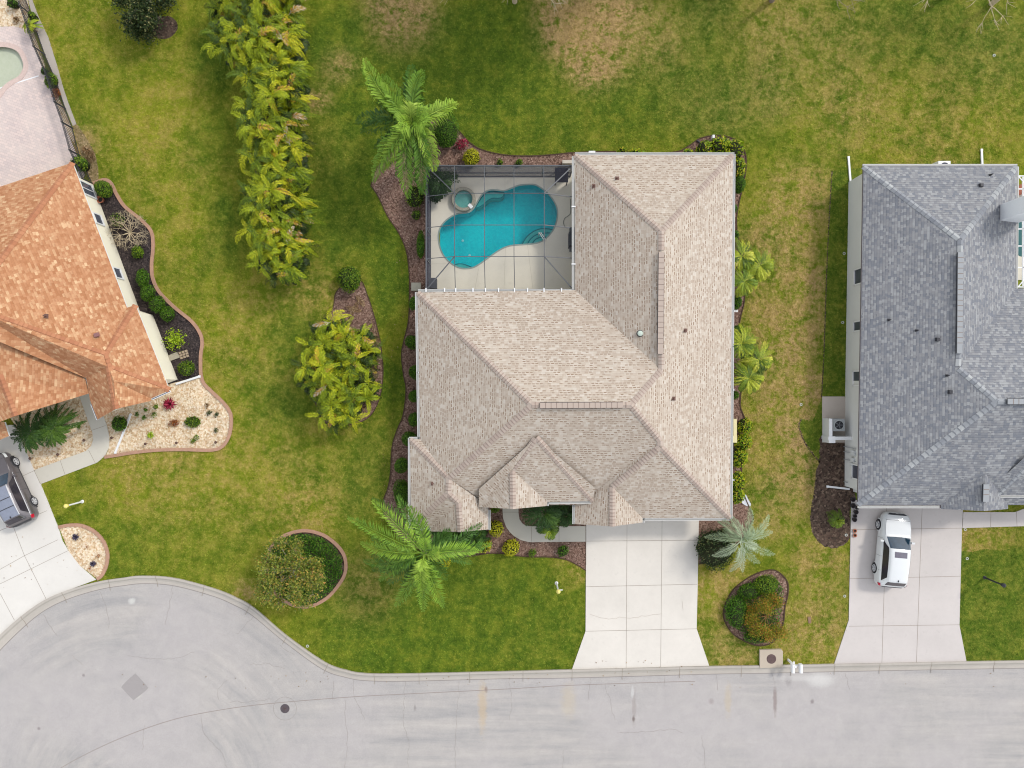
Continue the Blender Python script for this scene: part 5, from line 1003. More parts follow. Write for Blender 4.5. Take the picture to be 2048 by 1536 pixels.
# egg bed and round bed planting
shrub(1534, 1170, 26, 1.1, L_GREEN, "bright green mounded bush at the lawn end of the egg bed", None, ry=20, leaf=.09, loose=.08)
shrub(1500, 1182, 24, .9, L_BOX, "mid green mounded bush beside the bright one in the egg bed", None, ry=17, leaf=.09)
shrub(1475, 1225, 22, .8, L_COVER, "dark green low bush along the driveway side of the egg bed", None, ry=36, leaf=.1)
shrub(1520, 1272, 34, .7, L_BOX, "low green bush at the street end of the egg bed", None, ry=15, leaf=.09)
def cover(name, label, loop, mat, n, h, seed, leaf=.1):
    r = random.Random(seed); P_ = px(loop); xs = [p[0] for p in P_]; ys = [p[1] for p in P_]; mb = MB(); k = 0
    def inside(x, y):
        c = False; j = len(P_) - 1
        for i in range(len(P_)):
            if (P_[i][1] > y) != (P_[j][1] > y) and x < (P_[j][0] - P_[i][0]) * (y - P_[i][1]) / (P_[j][1] - P_[i][1]) + P_[i][0]: c = not c
            j = i
        return c
    while k < n:
        x, y = r.uniform(min(xs), max(xs)), r.uniform(min(ys), max(ys))
        if not inside(x, y): continue
        hh = h * (.5 + .5 * math.sin(x * 4.1) * math.sin(y * 3.7 + 1)) * .6 + .1; nr = (Vector((0, 0, 1)) + rvec(r) * .8).normalized(); leafq(mb, Vector((x, y, hh + r.uniform(-.1, .1))), nr, rvec(r), leaf * r.uniform(.7, 1.4), leaf * .6); k += 1
    o = mb.build(name, mat); o['kind'] = 'stuff'; o['label'] = label; return o
cover("ground_cover", "dense low green ground cover filling the round bed", [(612 + (q[0] - 612) * .93, 1136 + (q[1] - 1136) * .93) for q in cen], L_COVER, 9000, .45, 4)
cover("ground_cover", "low green ground cover under the wiry bush of the egg bed", [(1512 + (q[0] - 1512) * .82, 1218 + (q[1] - 1218) * .82) for q in eggb], L_COVER, 3500, .3, 5)

def branches(mb, p, d, L, r0, depth, rnd, out, spread=.6, up=.1):
    segs = 3; q = Vector(p); dd = Vector(d)
    for i in range(segs):
        nd = (dd + rvec(rnd) * .22 + Vector((0, 0, up * .3))).normalized(); e = q + nd * L / segs; mb.tube(q, e, r0 * (1 - i * .2), r0 * (1 - (i + 1) * .2), 6 if r0 > .02 else 4, False); q = e; dd = nd
        if depth <= 1: out.append(q.copy())
    if depth > 0:
        for _ in range(3 if depth > 1 else 4): branches(mb, q, (dd + rvec(rnd) * spread).normalized(), L * rnd.uniform(.6, .8), r0 * .55, depth - 1, rnd, out, spread, up)
def tree(name, label, base, h0, L, r0, depth, mat, nleaf, leaf, seed, cr, spread=.7, bark=M_BARK, lean=(0, 0, 1), group=None, nmain=5, up=.1, keep=1.0):
    rnd = random.Random(seed); root = thing(name, label, "tree", (base.x, base.y, 0), group); mb = MB(); out = []
    top = base + Vector(lean) * h0; mb.tube(base, top, r0 * 1.3, r0, 10)
    for i in range(nmain):
        az = i * 6.283 / nmain + rnd.uniform(-.4, .4); branches(mb, top, Vector((math.cos(az), math.sin(az), rnd.uniform(.3, .9))).normalized(), L, r0 * .6, depth, rnd, out, spread, up)
    mb.build("trunk", bark, root)
    if mat and out:
        lb = MB(); out = [q for q in out if rnd.random() < keep]
        for _ in range(nleaf):
            c = rnd.choice(out) + Vector((rnd.gauss(0, cr), rnd.gauss(0, cr), rnd.gauss(0, cr * .7))); c.z = max(.15, c.z); leafq(lb, c, (Vector((0, 0, .6)) + rvec(rnd)).normalized(), rvec(rnd), leaf * rnd.uniform(.6, 1.4), leaf * .55)
        lb.build("crown", mat, root)
    return root
tree("ornamental_tree", "thin tree with bare grey branches and orange-tinged leaves over the round bed", W(598, 1136), .6, 1.02, .10, 3, L_ORANGE, 13000, .13, 3, .15, .95, nmain=10, keep=.5, bark=flat("grey_bark", C(190, 180, 156), .9), up=.25)
tree("ornamental_tree", "wiry orange and green bush-tree in the egg-shaped bed", W(1528, 1230), .3, .68, .05, 2, leaf_material("wiry_leaf", [(0, (96, 124, 24)), (.5, (156, 164, 42)), (.8, (200, 160, 56)), (1, (206, 110, 56))]), 8000, .09, 8, .16, .9, nmain=8, bark=flat("rust_bark", C(140, 110, 66), .9))
tree("broadleaf_tree", "dark green tree beside the small mulch ring on the back lawn", W(318, 36), 1.0, .80, .09, 3, L_OAK, 13000, .15, 23, .24, .95, keep=.6, nmain=9, lean=(-.25, .25, 1))
tree("bare_shrub", "tangle of bare beige twigs against the cream wall", W(262, 466), .1, .60, .05, 3, None, 0, .1, 21, .1, 1.0, nmain=20, bark=M_TWIG, up=.0)
# trees beyond the back lawn, whose twig tips reach the picture and whose crowns shade the lawn
def wp_(x, y, z): return W(x, y, z)
for i, (x, y, l, s) in enumerate([(1606, -92, "bare tree at the back edge whose twigs hang over the straw-coloured grass", 31), (1990, -100, "bare pale tree at the back corner behind the grey house", 33), (1030, -90, "bare tree behind the pool whose twig tips just show", 34), (2100, -85, "bare pale tree beyond the corner of the grey plot", 36)]):
    b = W(x, y, 5.0); b.z = 0; tree("bare_tree", l, b, 3.0, 1.9, .13, 3, None, 0, .1, s, .1, .75, M_TWIG if i else M_BARK, group="bare trees along the back edge", nmain=5)
for i, (cx, cy, rr, l) in enumerate([(3.4, 27.2, 1.05, "leafy tree beyond the back lawn shading the grass behind the pool"), (17.5, 31.0, .75, "smaller leafy tree beyond the back lawn towards the grey house")]):
    tree("shade_tree", l, Vector((cx, cy + 1.5, 0)), 5.0, 2.6 * rr, .3, 3, L_OAK, 15000, .34, 51 + i, .7 * rr, .7, group="leafy trees beyond the back lawn", nmain=7)

# orange house planting
shrub(207, 378, 17, .9, L_GREEN, "round green bush inside the curl of the terracotta edging", None, leaf=.08, loose=.08); shrub(235, 439, 16, .7, L_GREEN, "yellowish bush tangled in bare twigs", None, leaf=.09, loose=.3, n=420)
shrub(274, 504, 13, .7, L_GREEN, "small round bush below the bare twigs", None, leaf=.09)
for x, y, r, ry, l in [(283, 556, 13, 18, "hedge bush nearest the bare twigs in the row by the cream wall"), (293, 585, 15, 18, "second hedge bush in the row by the cream wall"), (312, 608, 17, 17, "third hedge bush in the row by the cream wall"), (334, 628, 16, 14, "end hedge bush in the row, beside the terracotta edging")]: shrub(x, y, r, .9, L_BOX, l, "hedge bushes by the cream wall", ry=ry, leaf=.08)
shrub(350, 680, 12, .9, L_LIME, "lime green spreading shrub by the grey slab", None, leaf=.12, loose=.2, n=260, poky=1.3, core=False)
bt = bpy.data.objects[[o.name for o in bpy.data.objects if o.get('label') == "lime green spreading shrub by the grey slab"][0]]
r_ = random.Random(4); mbx = MB(); g0 = Vector(bt.location)
for i in range(15):
    az = i * .419 + r_.uniform(-.15, .15); L = r_.uniform(.5, .95); d = Vector((math.cos(az), math.sin(az), .35)).normalized()
    for k in range(16):
        p = g0 + Vector((0, 0, .35)) + d * L * k / 16; leafq(mbx, p, Vector((0, 0, 1)) + rvec(r_) * .4, rvec(r_), .13, .09)
mbx.build("branch", L_LIME, bt)
shrub(372, 738, 18, .7, L_GREEN, "round green bush between the slab and the white drainpipe", None, ry=15, leaf=.09)
shrub(237, 848, 17, .8, L_BOX, "dark bush in the gravel touching the white pipe", None, ry=16, leaf=.1, loose=.15); shrub(385, 844, 17, .4, L_GREEN, "flat round green plant in the gravel, larger than its neighbours", None, ry=12, leaf=.09)
shrub(347, 846, 12, .3, L_RUST, "rust-brown plant in the gravel below the crimson one", None, ry=8, leaf=.1, loose=.3, core=False, cat="plant")
for x, y, r, l, mt in [(273, 829, 5, "tiny tuft in the gravel nearest the dark bush", L_BOX), (290, 820, 4.5, "tiny tuft in the gravel closest to the orange eave", L_BOX), (287, 835, 5, "tiny tuft at the street side of the group of five", L_BOX), (307, 829, 6, "tiny yellow-green tuft nearest the crimson plant's street side", L_GREEN), (311, 814, 5, "tiny yellow-green tuft next to the crimson plant", L_GREEN),
                       (414, 810, 5, "thin dry tuft at the outer curve of the gravel bed", L_DRY), (417, 826, 6, "thin grassy tuft inside the outer curve of the gravel bed", L_OAK), (432, 829, 6, "grassy tuft closest to the outer edging", L_OAK), (432, 861, 6, "olive tuft near the street-side outer curve", L_OAK), (392, 876, 7, "small green sprig below the flat round plant", L_GREEN), (386, 882, 5, "smaller sprig near the bottom edging", L_GREEN), (157, 854, 4, "tiny dark sprig in the gravel by the path", L_BOX)]:
    shrub(x, y, r, .25, mt, l, "small tufts in the gravel", leaf=.1, loose=.3, core=False, n=70, name="tuft", cat="plant")
def spiky(x, y, r, n, mat, label, h=.3, wd=.07, name="agave", z0=0, cat="plant", group=None):
    g = W(x, y, .1); mb = MB(); rd = random.Random(int(x * 7 + y)); R_ = r / K
    for i in range(n):
        az = i * 2.39996; k = .55 + .45 * rd.random(); d = Vector((math.cos(az), math.sin(az), 0)); s = Vector((-d.y, d.x, 0)); b = g * 1; b.z = z0 + .05
        mb.add([b, b + d * R_ * k * .5 + s * wd / 2 + Vector((0, 0, h * (1.3 - k))), b + d * R_ * k + Vector((0, 0, h * (1.2 - k))), b + d * R_ * k * .5 - s * wd / 2 + Vector((0, 0, h * (1.3 - k)))], [(0, 1, 2, 3)])
    return tag(mb.build(name, mat), label, cat, group)
spiky(341, 808, 18, 40, L_RED, "crimson spiky plant standing out in the pale gravel", .5, .09, "cordyline"); spiky(302, 870, 10, 34, L_LIME, "yellow-green spiky rosette in the gravel", .3, .05)
spiky(152, 1074, 9, 26, L_PURPLE, "dark purple agave in the small gravel bed, farther from the kerb", .3, .09, group="purple agaves"); spiky(187, 1127, 8, 26, L_PURPLE, "dark purple agave in the small gravel bed, nearer the kerb", .3, .09, group="purple agaves")
for x, y, r, l in [(174, 1094, 4, "tiny brown sprig between the purple agaves"), (180, 1137, 4, "tiny brown sprig beside the agave nearer the kerb"), (196, 1112, 4, "tiny dry sprig near the terracotta edging")]: shrub(x, y, r, .15, L_RUST, l, None, leaf=.07, loose=.3, core=False, n=30, name="tuft", cat="plant")
spiky(172, 300, 12, 30, L_DRY, "withered brown agave at the dry corner", .3, .1); shrub(182, 312, 12, .3, L_DRY, "dry brushy plant beside the withered agave", None, leaf=.1, loose=.35, n=260, core=False)
shrub(157, 327, 19, 1.2, L_GREEN, "bright green bush growing over the fence at the roof corner", None, ry=15, leaf=.12, loose=.25); shrub(100, 161, 14, .7, L_GREEN, "green bush against the black fence beside the red plant", None, ry=17, leaf=.1, loose=.2)
shrub(112, 187, 9, .5, L_RUST, "red-orange plant along the black fence", None, ry=12, leaf=.1, loose=.3, core=False, cat="plant"); shrub(88, 142, 8, .5, L_BOX, "small dark bush along the black fence", None, leaf=.08, loose=.3); shrub(64, 32, 8, .8, L_GREEN, "green sprig outside the black fence near the yucca", None, leaf=.1, loose=.3)
shrub(24, 6, 12, .7, L_BOX, "dark bush in the gravel at the picture edge", None, ry=9, leaf=.1, loose=.3); spiky(33, 40, 9, 26, L_DRY, "dead brown agave in the gravel beside the yucca", .3, .1)

# ------------------------------------------------------------------ fence
F = thing("metal_fence", "black metal picket fence around the paved patio", "fence", W(110, 180))
fpts = [W(32, -60), W(64, 30), W(91, 110), W(115, 165), W(132, 218), W(146, 257), W(161, 312), W(186, 368)]
m = MB(); pk = MB()
for a, b in zip(fpts, fpts[1:]):
    for zz in (.12, 1.02, 1.17): m.bar(a + Vector((0, 0, zz)), b + Vector((0, 0, zz)), .03, .03)
    L = (b - a).length; k = int(L / .115)
    for i in range(k): q = a.lerp(b, (i + .5) / k); pk.bar(q + Vector((0, 0, .05)), q + Vector((0, 0, 1.17)), .028, .028)
m.build("rail", M_DARK, F); pk.build("pickets", M_DARK, F)
for q in fpts[1:]: m = MB(); m.bar(q, q + Vector((0, 0, 1.25)), .06, .06); m.build("post", M_DARK, F)

# ------------------------------------------------------------------ cars
CS = [(0.0, .40, .32, .54, .34, .57), (.04, .56, .26, .64, .46, .68), (.12, .70, .23, .71, .57, .77), (.26, .80, .22, .76, .66, .84), (.48, .87, .22, .81, .73, .92), (.9, .905, .22, .87, .78, 1.0), (1.28, .915, .22, .92, .76, 1.06), (1.36, .915, .22, .93, .745, 1.09),
      (2.08, .92, .22, .97, .60, 1.50), (2.2, .92, .22, .97, .60, 1.54), (2.7, .92, .22, .98, .60, 1.58), (3.3, .92, .22, .99, .59, 1.57), (3.95, .915, .22, 1.0, .575, 1.50), (4.1, .91, .22, 1.0, .57, 1.46), (4.36, .88, .24, 1.0, .60, 1.14), (4.48, .80, .26, .90, .60, .97), (4.56, .68, .30, .78, .56, .84), (4.6, .52, .36, .60, .46, .66)]
def car_sec(x):
    for a, b in zip(CS, CS[1:]):
        if a[0] <= x <= b[0]:
            t = (x - a[0]) / (b[0] - a[0]); return [a[i] + (b[i] - a[i]) * t for i in range(6)]
    return CS[-1]
def car_pt(x, v, off=0.0):       # v 0..1 from the sill to roof centre
    _, wd, zs, zb, wt, zt = car_sec(x)
    ps = [(wd * .93, zs), (wd, zs + .18), (wd * 1.0, (zs + zb) / 2), (wd * .985, zb - .07), (wd * .93, zb), (wt + (wd * .93 - wt) * .12, zt - (zt - zb) * .16), (wt * .93, zt - .02 * (1 if zt > zb + .2 else .5)), (wt * .5, zt + .012), (0, zt + .022)]
    vs = [0, .1, .22, .36, .44, .66, .74, .88, 1.0]
    for i in range(8):
        if v <= vs[i + 1] + 1e-9: t = (v - vs[i]) / (vs[i + 1] - vs[i]); y = ps[i][0] + (ps[i + 1][0] - ps[i][0]) * t; z = ps[i][1] + (ps[i + 1][1] - ps[i][1]) * t; break
    return x, y, z
def car(name, label, loc, heading, paint, roofmat, extras):
    root = thing(name, label, "car", loc); ORG[root.name] = Vector((0, 0, 0)); Lh = 2.3
    def pt(x, v, side, off=0.0):
        if off:
            a = Vector(car_pt(x, v)); b = Vector(car_pt(min(4.6, x + .02), v)); c = Vector(car_pt(x, min(1, v + .02))); nn = (b - a).cross(c - a)
            if nn.length < 1e-9: nn = Vector((0, 0, 1))
            nn.normalize()
            if nn.z < 0 and abs(nn.z) > abs(nn.y): nn = -nn
            if nn.y < 0 and abs(nn.y) >= abs(nn.z): nn = -nn
            a = a + nn * off
            x, y, z = a
        else: x, y, z = car_pt(x, v)
        return (Lh - x, side * y, z)
    mb = MB(); xs = sorted(set([c[0] for c in CS] + [round(i * .1, 3) for i in range(47)])); xs = [x for x in xs if x <= 4.6]; vv = [0, .05, .1, .16, .22, .29, .36, .40, .44, .55, .66, .70, .74, .81, .88, .94, 1.0]
    full = [(v, 1) for v in vv] + [(v, -1) for v in vv[-2::-1]]; vs = [pt(x, v, s) for x in xs for v, s in full]; nf = len(full)
    fs = [(i * nf + j, i * nf + j + 1, (i + 1) * nf + j + 1, (i + 1) * nf + j) for i in range(len(xs) - 1) for j in range(nf - 1)]
    fs += [tuple(range(nf))[::-1], tuple((len(xs) - 1) * nf + j for j in range(nf))]
    for i in range(len(xs) - 1): fs.append((i * nf, (i + 1) * nf, (i + 1) * nf + nf - 1, i * nf + nf - 1))
    mb.add(vs, fs); body = mb.build("body", paint, root, smooth=True)
    def patch(nm, f0, f1, va, vb, mat, off=.012, both=True, n=12, nv=6, parent=root, center=False):
        # f0, f1: functions giving front / rear x for each v
        for s in ((1, -1) if both and not center else (1,)):
            q = MB(); vs = []
            vl = [va + (vb - va) * j / nv for j in range(nv + 1)]; seq = [(v, s) for v in vl]
            if center: seq = [(v, 1) for v in vl] + [(v, -1) for v in vl[-2::-1]]
            for i in range(n + 1):
                for v, sd in seq: x = f0(v) + (f1(v) - f0(v)) * i / n; vs.append(pt(x, v, sd, off))
            k = len(seq); q.add(vs, [(i * k + j, i * k + j + 1, (i + 1) * k + j + 1, (i + 1) * k + j) for i in range(n) for j in range(k - 1)]); q.build(nm, mat, parent, smooth=True)
    glass = flat("car_glass", C(34, 58, 76), .04, spec=.6, var=.5, sc=1.5); side_glass = flat("car_side_glass", C(58, 54, 62), .08, spec=.8, var=.25, sc=2)
    patch("windscreen", lambda v: 1.40 + .10 * (1 - v), lambda v: 2.06, .69, 1.0, glass, center=True, nv=8)
    patch("rear_window", lambda v: 4.12, lambda v: 4.38 - .05 * (1 - v), .70, 1.0, side_glass, center=True, nv=8)
    patch("side_window", lambda v: 1.62 + (v - .47) / .17 * .42, lambda v: 4.14 - (v - .47) / .17 * .28, .47, .64, side_glass, n=20)
    wm = flat("tyre", C(48, 48, 52), .85); rm_ = flat("alloy", C(206, 206, 208), .35)
    for x in (.86, 3.56):
        for s in (1, -1):
            t = MB(); c = Vector((Lh - x, s * .83, .33)); ax = Vector((0, s, 0))
            prof = [(.20, .10), (.30, .115), (.335, .08), (.335, -.10), (.2, -.11)]; k = 24; vs = []
            for r_0, o_ in prof:
                for i in range(k): a = 6.2832 * i / k; vs.append(c + ax * o_ + Vector((math.cos(a) * r_0, 0, math.sin(a) * r_0)))
            t.add(vs, [(j * k + i, j * k + (i + 1) % k, (j + 1) * k + (i + 1) % k, (j + 1) * k + i) for j in range(4) for i in range(k)]); wo = t.build("wheel", wm, root, smooth=False)
            t = MB()
            for i in range(5):
                a = 6.2832 * i / 5 + .3; e = c + ax * .105 + Vector((math.cos(a) * .205, 0, math.sin(a) * .205)); t.bar(c + ax * .112, e, .045, .075)
            for i in range(24): a, b = 6.2832 * i / 24, 6.2832 * (i + 1) / 24; t.tube(c + ax * .105 + Vector((math.cos(a), 0, math.sin(a))) * .212, c + ax * .105 + Vector((math.cos(b), 0, math.sin(b))) * .212, .018, n=4, cap=False)
            t.tube(c + ax * .09, c + ax * .12, .05, n=10); t.build("rim", rm_, wo)
            t = MB(); t.tube(c + ax * .02, c + ax * .03, .19, n=18); t.build("hub", flat("hubdark", C(70, 70, 74), .7), wo)
            t = MB()
            for i in range(14):
                a, b = math.pi * (i / 14) * 1.16 - .25, math.pi * ((i + 1) / 14) * 1.16 - .25
                t.tube(c + ax * .055 + Vector((math.cos(a), 0, math.sin(a))) * .385, c + ax * .055 + Vector((math.cos(b), 0, math.sin(b))) * .385, .04, n=6, cap=False)
            t.build("wheel_arch", extras['arch'], root)
    for s in (1, -1):
        t = MB(); p = pt(1.72, .46, s); t.box((p[0], p[1] + s * .11, p[2] + .03), (.13, .22, .13), 0, .85); t.build("mirror", extras['mirror'], root)
    patch("headlight", lambda v: .10 + (.36 - v) * .3, lambda v: .46, .36, .56, flat("headlight", C(232, 236, 238), .1, spec=.8), .014)
    patch("taillight", lambda v: 4.30, lambda v: 4.50, .30, .46, flat("taillight", C(196, 20, 50), .25), .014)
    patch("grille", lambda v: .03, lambda v: .13, .62, 1.0, M_DARK, .006, center=True, n=3)
    patch("rear_bumper_trim", lambda v: 4.50, lambda v: 4.59, .5, 1.0, M_DARK, .008, center=True, n=3)
    if extras.get('sunroof'): patch("sunroof", lambda v: 2.24, lambda v: 2.58, .84, 1.0, flat("sunroof", C(110, 104, 116), .1, spec=.8), .012, center=True, n=5)
    if extras.get('panels'):
        patch("roof_panel", lambda v: 2.10, lambda v: 4.06, .76, 1.0, roofmat, .008, center=True, n=20)
        for x in (2.86, 3.42): patch("roof_bar", lambda v, x=x: x - .02, lambda v, x=x: x + .02, .76, 1.0, M_DARK, .03, center=True, n=2)
        patch("roof_rail", lambda v: 2.1, lambda v: 4.05, .725, .75, rm_, .05, n=20, nv=2)
        patch("trim", lambda v: 1.45, lambda v: 4.3, .445, .465, rm_, .016, n=20, nv=1)
        patch("sill", lambda v: .9, lambda v: 3.6, .0, .09, M_DARK, .01, n=14, nv=2)
    for x in (1.56, 2.66, 3.52): patch("door_seam", lambda v, x=x: x, lambda v, x=x: x + .014, .1, .455, M_DARK, .006, n=1, nv=6)
    patch("bonnet_seam", lambda v: .42, lambda v: 1.34, .655, .668, M_DARK, .005, n=10, nv=1); patch("bonnet_seam", lambda v: .42, lambda v: .435, .66, 1.0, M_DARK, .005, center=True, n=1)
    t = MB(); p = pt(4.0, 1, 1); t.box((p[0], 0, p[2] + .04), (.14, .04, .07), 0, .6); t.build("antenna", M_DARK, root)
    root.rotation_euler = (0, 0, heading); return root
def paintm(name, c, coat=.6):
    n = N(name); n.col(c); n.rough(.28); n.b.inputs["Coat Weight"].default_value = coat; n.b.inputs["Coat Roughness"].default_value = .05; return n.m
WP = paintm("white_paint_car", C(232, 234, 234)); GP = paintm("grey_paint_car", C(112, 106, 108)); GP.node_tree.nodes["Principled BSDF"].inputs["Metallic"].default_value = .35
car("parked_car", "white crossover car with dark sunroof parked on the driveway by the grey house", (23.48, -10.22, .05), R(90 - 5.2), WP, WP, dict(arch=WP, mirror=WP, sunroof=True))
car("parked_car", "dark grey car with panelled roof parked on the pale driveway", (-30.98, -6.5, .05), R(90 + 24.8), GP, flat("roof_slate", C(140, 146, 162), .25, spec=.6), dict(arch=M_DARK, mirror=GP, panels=True))

# ------------------------------------------------------------------ small things
def lamp_post(x, y, h, mat, label, globe=None, arm=False):
    b = W(x, y); root = thing("lamp_post", label, "lamp post", b, None); m = MB(); m.tube(b, b + Vector((0, 0, h)), .055, .045, 10); m.lathe(b, [(.11, 0), (.11, .04), (.06, .08)], 12); m.build("post", mat, root)
    m = MB(); t = b + Vector((0, 0, h)); m.lathe(t, [(.05, 0), (.10, .05), (.115, .2), (.13, .24), (.05, .34), (.001, .36)], 14); m.build("lantern", globe or mat, root)
    if arm: m = MB(); q = b + Vector((0, 0, h - .15)); m.bar(q, q + Vector((.28, 0, 0)), .05, .05); m.build("arm", mat, root)
YG = flat("lantern_cream", C(244, 228, 130), .3)
lamp_post(165, 1003, 1.5, M_WHITE, "white lamp post with yellow lantern on the corner lawn", YG); lamp_post(1113, 1166, 1.7, M_WHITE, "white lamp post with a short arm and cream globe on the front lawn", YG, True)
lamp_post(1969, 1155, 1.6, M_DARK, "black lamp post on the lush lawn patch")
ms = thing("manhole_slab", "square concrete drain slab with iron lid behind the kerb", "manhole", W(1540, 1316))
m = MB(); m.prism(px([(1518, 1298), (1561, 1297), (1564, 1301), (1564, 1333), (1518, 1334)]), 0, .16); m.build("slab", concrete("slab", C(198, 184, 166), .08), ms)
m = MB(); m.lathe(W(1541, 1316), [(.001, .185), (.26, .185), (.30, .16)], 28); m.build("lid", M_IRON, ms)
mh = thing("manhole_cover", "round iron manhole cover in the road", "manhole", W(570, 1417)); m = MB(); m.lathe(W(570, 1417), [(.001, .03), (.26, .03), (.285, .02), (.285, 0)], 28); m.build("lid", flat("iron2", C(92, 84, 88), .8, var=.3, sc=20), mh)
m = MB()
for i in range(6): a = i * .5236; c0_ = W(570, 1417); d = Vector((math.cos(a), math.sin(a), 0)) * .24; m.bar(c0_ - d + Vector((0, 0, .033)), c0_ + d + Vector((0, 0, .033)), .012, .006)
m.build("tread", M_IRON, mh)
m = MB(); c0_ = W(570, 1417); ribbon(m, [(c0_.x + .72 * math.cos(t * .1963), c0_.y + .72 * math.sin(t * .1963)) for t in range(32)], .02, .009, .012, True); m.build("seam_ring", M_CRACK, mh)
mbx_ = thing("mailbox", "pair of white mailboxes on one post behind the kerb", "mailbox", W(1569, 1318)); b = W(1576, 1319)
m = MB(); m.bar(b, b + Vector((0, 0, 1.25)), .11, .11); m.bar(b + Vector((-.2, 0, .95)), b + Vector((.45, 0, .95)), .09, .07); m.bar(b + Vector((-.02, .25, 1.0)), b + Vector((-.02, -.1, 1.0)), .09, .07); m.build("post", M_WHITE, mbx_)
for dx in (-.12, .36):
    m = MB(); q = b + Vector((dx, -.12, 1.12)); n_s = 8; vs = []
    for yy in (-.26, .26):
        vs += [q + Vector((-.1, yy, -.12)), q + Vector((.1, yy, -.12))] + [q + Vector((.1 * math.cos(math.pi * k / n_s), yy, .03 + .1 * math.sin(math.pi * k / n_s))) for k in range(n_s + 1)]
    k = n_s + 3; m.add(vs, [(i, (i + 1) % k, k + (i + 1) % k, k + i) for i in range(k)] + [tuple(range(k))[::-1], tuple(range(k, 2 * k))]); m.build("box", M_WHITE, mbx_)
def pipe(a, b, label, z=.06, wd=.11, grp="white drainpipes on the ground"):
    m = MB(); m.bar(W(*a, z), W(*b, z), wd, .09); m.box(W(*b, z), (wd * 1.2, wd * 1.2, .1)); tag(m.build("drainpipe", M_WHITE), label, "drainpipe", grp)
pipe((1701, 366), (1697, 315), "white drainpipe running from the back corner of the grey house"); pipe((1965, 345), (1963, 300), "white drainpipe sticking out behind the grey roof"); pipe((1699, 978), (1655, 973), "white drainpipe lying across the dark soil bed")
pipe((262, 827), (231, 905), "white drainpipe lying diagonally across the gravel bed"); pipe((352, 768), (399, 753), "white drainpipe from the cream wall to the terracotta edging", .1, .12); pipe((1452, 622), (1473, 622), "short white downspout poking from under the side eave of the tan roof", .3, .12)
# AC compounds
ac = thing("air_conditioner", "grey air conditioner with round fan behind the white screen", "air conditioner", W(1676, 850)); q = W(1677, 850, .8); zt = .04
m = MB(); m.box((q.x, q.y, .46), (.74, .74, .8)); m.build("casing", flat("ac_grey", C(168, 172, 172), .5), ac)
m = MB(); m.lathe((q.x, q.y, .865), [(.30, 0), (.30, .02), (.27, .03), (.27, 0)], 24); m.build("fan_ring", flat("ac_ring", C(200, 204, 204), .5), ac); m = MB(); m.lathe((q.x, q.y, .863), [(.001, .004), (.27, .004)], 24); m.build("fan", flat("fan_dark", C(44, 46, 52), .6), ac)
m = MB()
for i in range(5): a = i * 1.2566; m.bar((q.x, q.y, .88), (q.x + .25 * math.cos(a), q.y + .25 * math.sin(a), .88), .05, .01)
m.build("fan_blade", flat("blade", C(110, 112, 116), .5), ac)
m = MB(); m.prism(px([(1644, 793), (1692, 793), (1692, 885), (1644, 885)]), 0, .05); struct(m.build("equipment_pad", concrete("pad", C(200, 188, 176), .08)), "concrete pad beside the grey house")
m = MB(); a = W(1644.5, 836); b = W(1644.5, 877); m.box((a.x + .1, (a.y + b.y) / 2, .5), (.2, a.y - b.y, 1.0)); m.box((a.x + .8, b.y + .08, .5), (1.7, .2, .98)); m.box((a.x + .18, b.y, .5), (.4, .4, 1.02)); tag(m.build("screen_wall", M_WHITE), "white low screen wall around the air conditioner", "screen wall")
m = MB(); a = W(1470.5, 838, 1.2); b = W(1470.5, 880, 1.2); m.box((a.x, (a.y + b.y) / 2, .6), (.2, a.y - b.y, 1.2)); m.box((b.x - .1, b.y + .05, .6), (.42, .42, 1.22)); tag(m.build("enclosure_wall", flat("cream_fence", C(240, 228, 176), .7)), "cream low enclosure wall beside the side eave of the tan roof", "enclosure wall")
m = MB(); m.prism(px([(1850, 330), (1868, 322), (1898, 322), (1900, 345), (1850, 350)]), 0, .1)
pt_ = thing("pool_heater", "white moulded unit with a round dark opening behind the grey eave", "pool equipment", W(1886, 335)); q = W(1889, 334, .8)
m = MB(); m.box((q.x, q.y, .4), (.8, .8, .8), 0, .93); m.lathe((q.x, q.y, .8), [(.34, 0), (.34, .03), (.28, .03), (.28, .0)], 20); m.build("casing", M_WHITE, pt_); m = MB(); m.lathe((q.x, q.y, .802), [(.001, .004), (.28, .004)], 20); m.build("fan", flat("fan_navy", C(58, 60, 80), .6), pt_)
# pots
def pot(x, y, r, h, mat, label, grp):
    b = W(x, y); root = thing("plant_pot", label, "pot", b, grp); m = MB(); R_ = r / K; m.lathe(b, [(R_ * .7, .05), (R_ * .98, h), (R_ * 1.06, h), (R_ * 1.06, h + .02), (R_ * .86, h + .02), (R_ * .62, .12)], 18); m.build("body", mat, root); m = MB(); m.lathe(b, [(.001, h * .6), (R_ * .82, h * .6)], 16); m.build("soil", flat("pot_soil", C(70, 62, 58), .95), root)
PB = flat("black_plastic", C(62, 58, 62), .6); TC = flat("terracotta", C(180, 112, 84), .8)
for x, y, r, l in [(1703, 998, 4.6, "black pot closest to the grey house wall"), (1703, 1010, 5, "black pot beside the garage corner of the grey house"), (1711, 1014, 4, "smaller black pot tucked under the grey eave corner"), (1709, 1023, 4.6, "black pot with a pale rim in the row on the driveway edge"), (1707, 1031, 3.8, "small black pot second from the end of the row"), (1706, 1038, 4.6, "black pot ending the row on the driveway edge")]: pot(x, y, r, .22, PB, l, "black pots beside the driveway")
pot(1708, 1061, 3.8, .12, TC, "brown pot on the driveway edge, nearer the garage", "brown pots on the driveway edge"); pot(1708, 1070, 3.8, .12, TC, "brown pot on the driveway edge, nearer the street", "brown pots on the driveway edge")
pot(205, 401, 7, .3, TC, "terracotta pot by the cream wall in the black mulch", None)
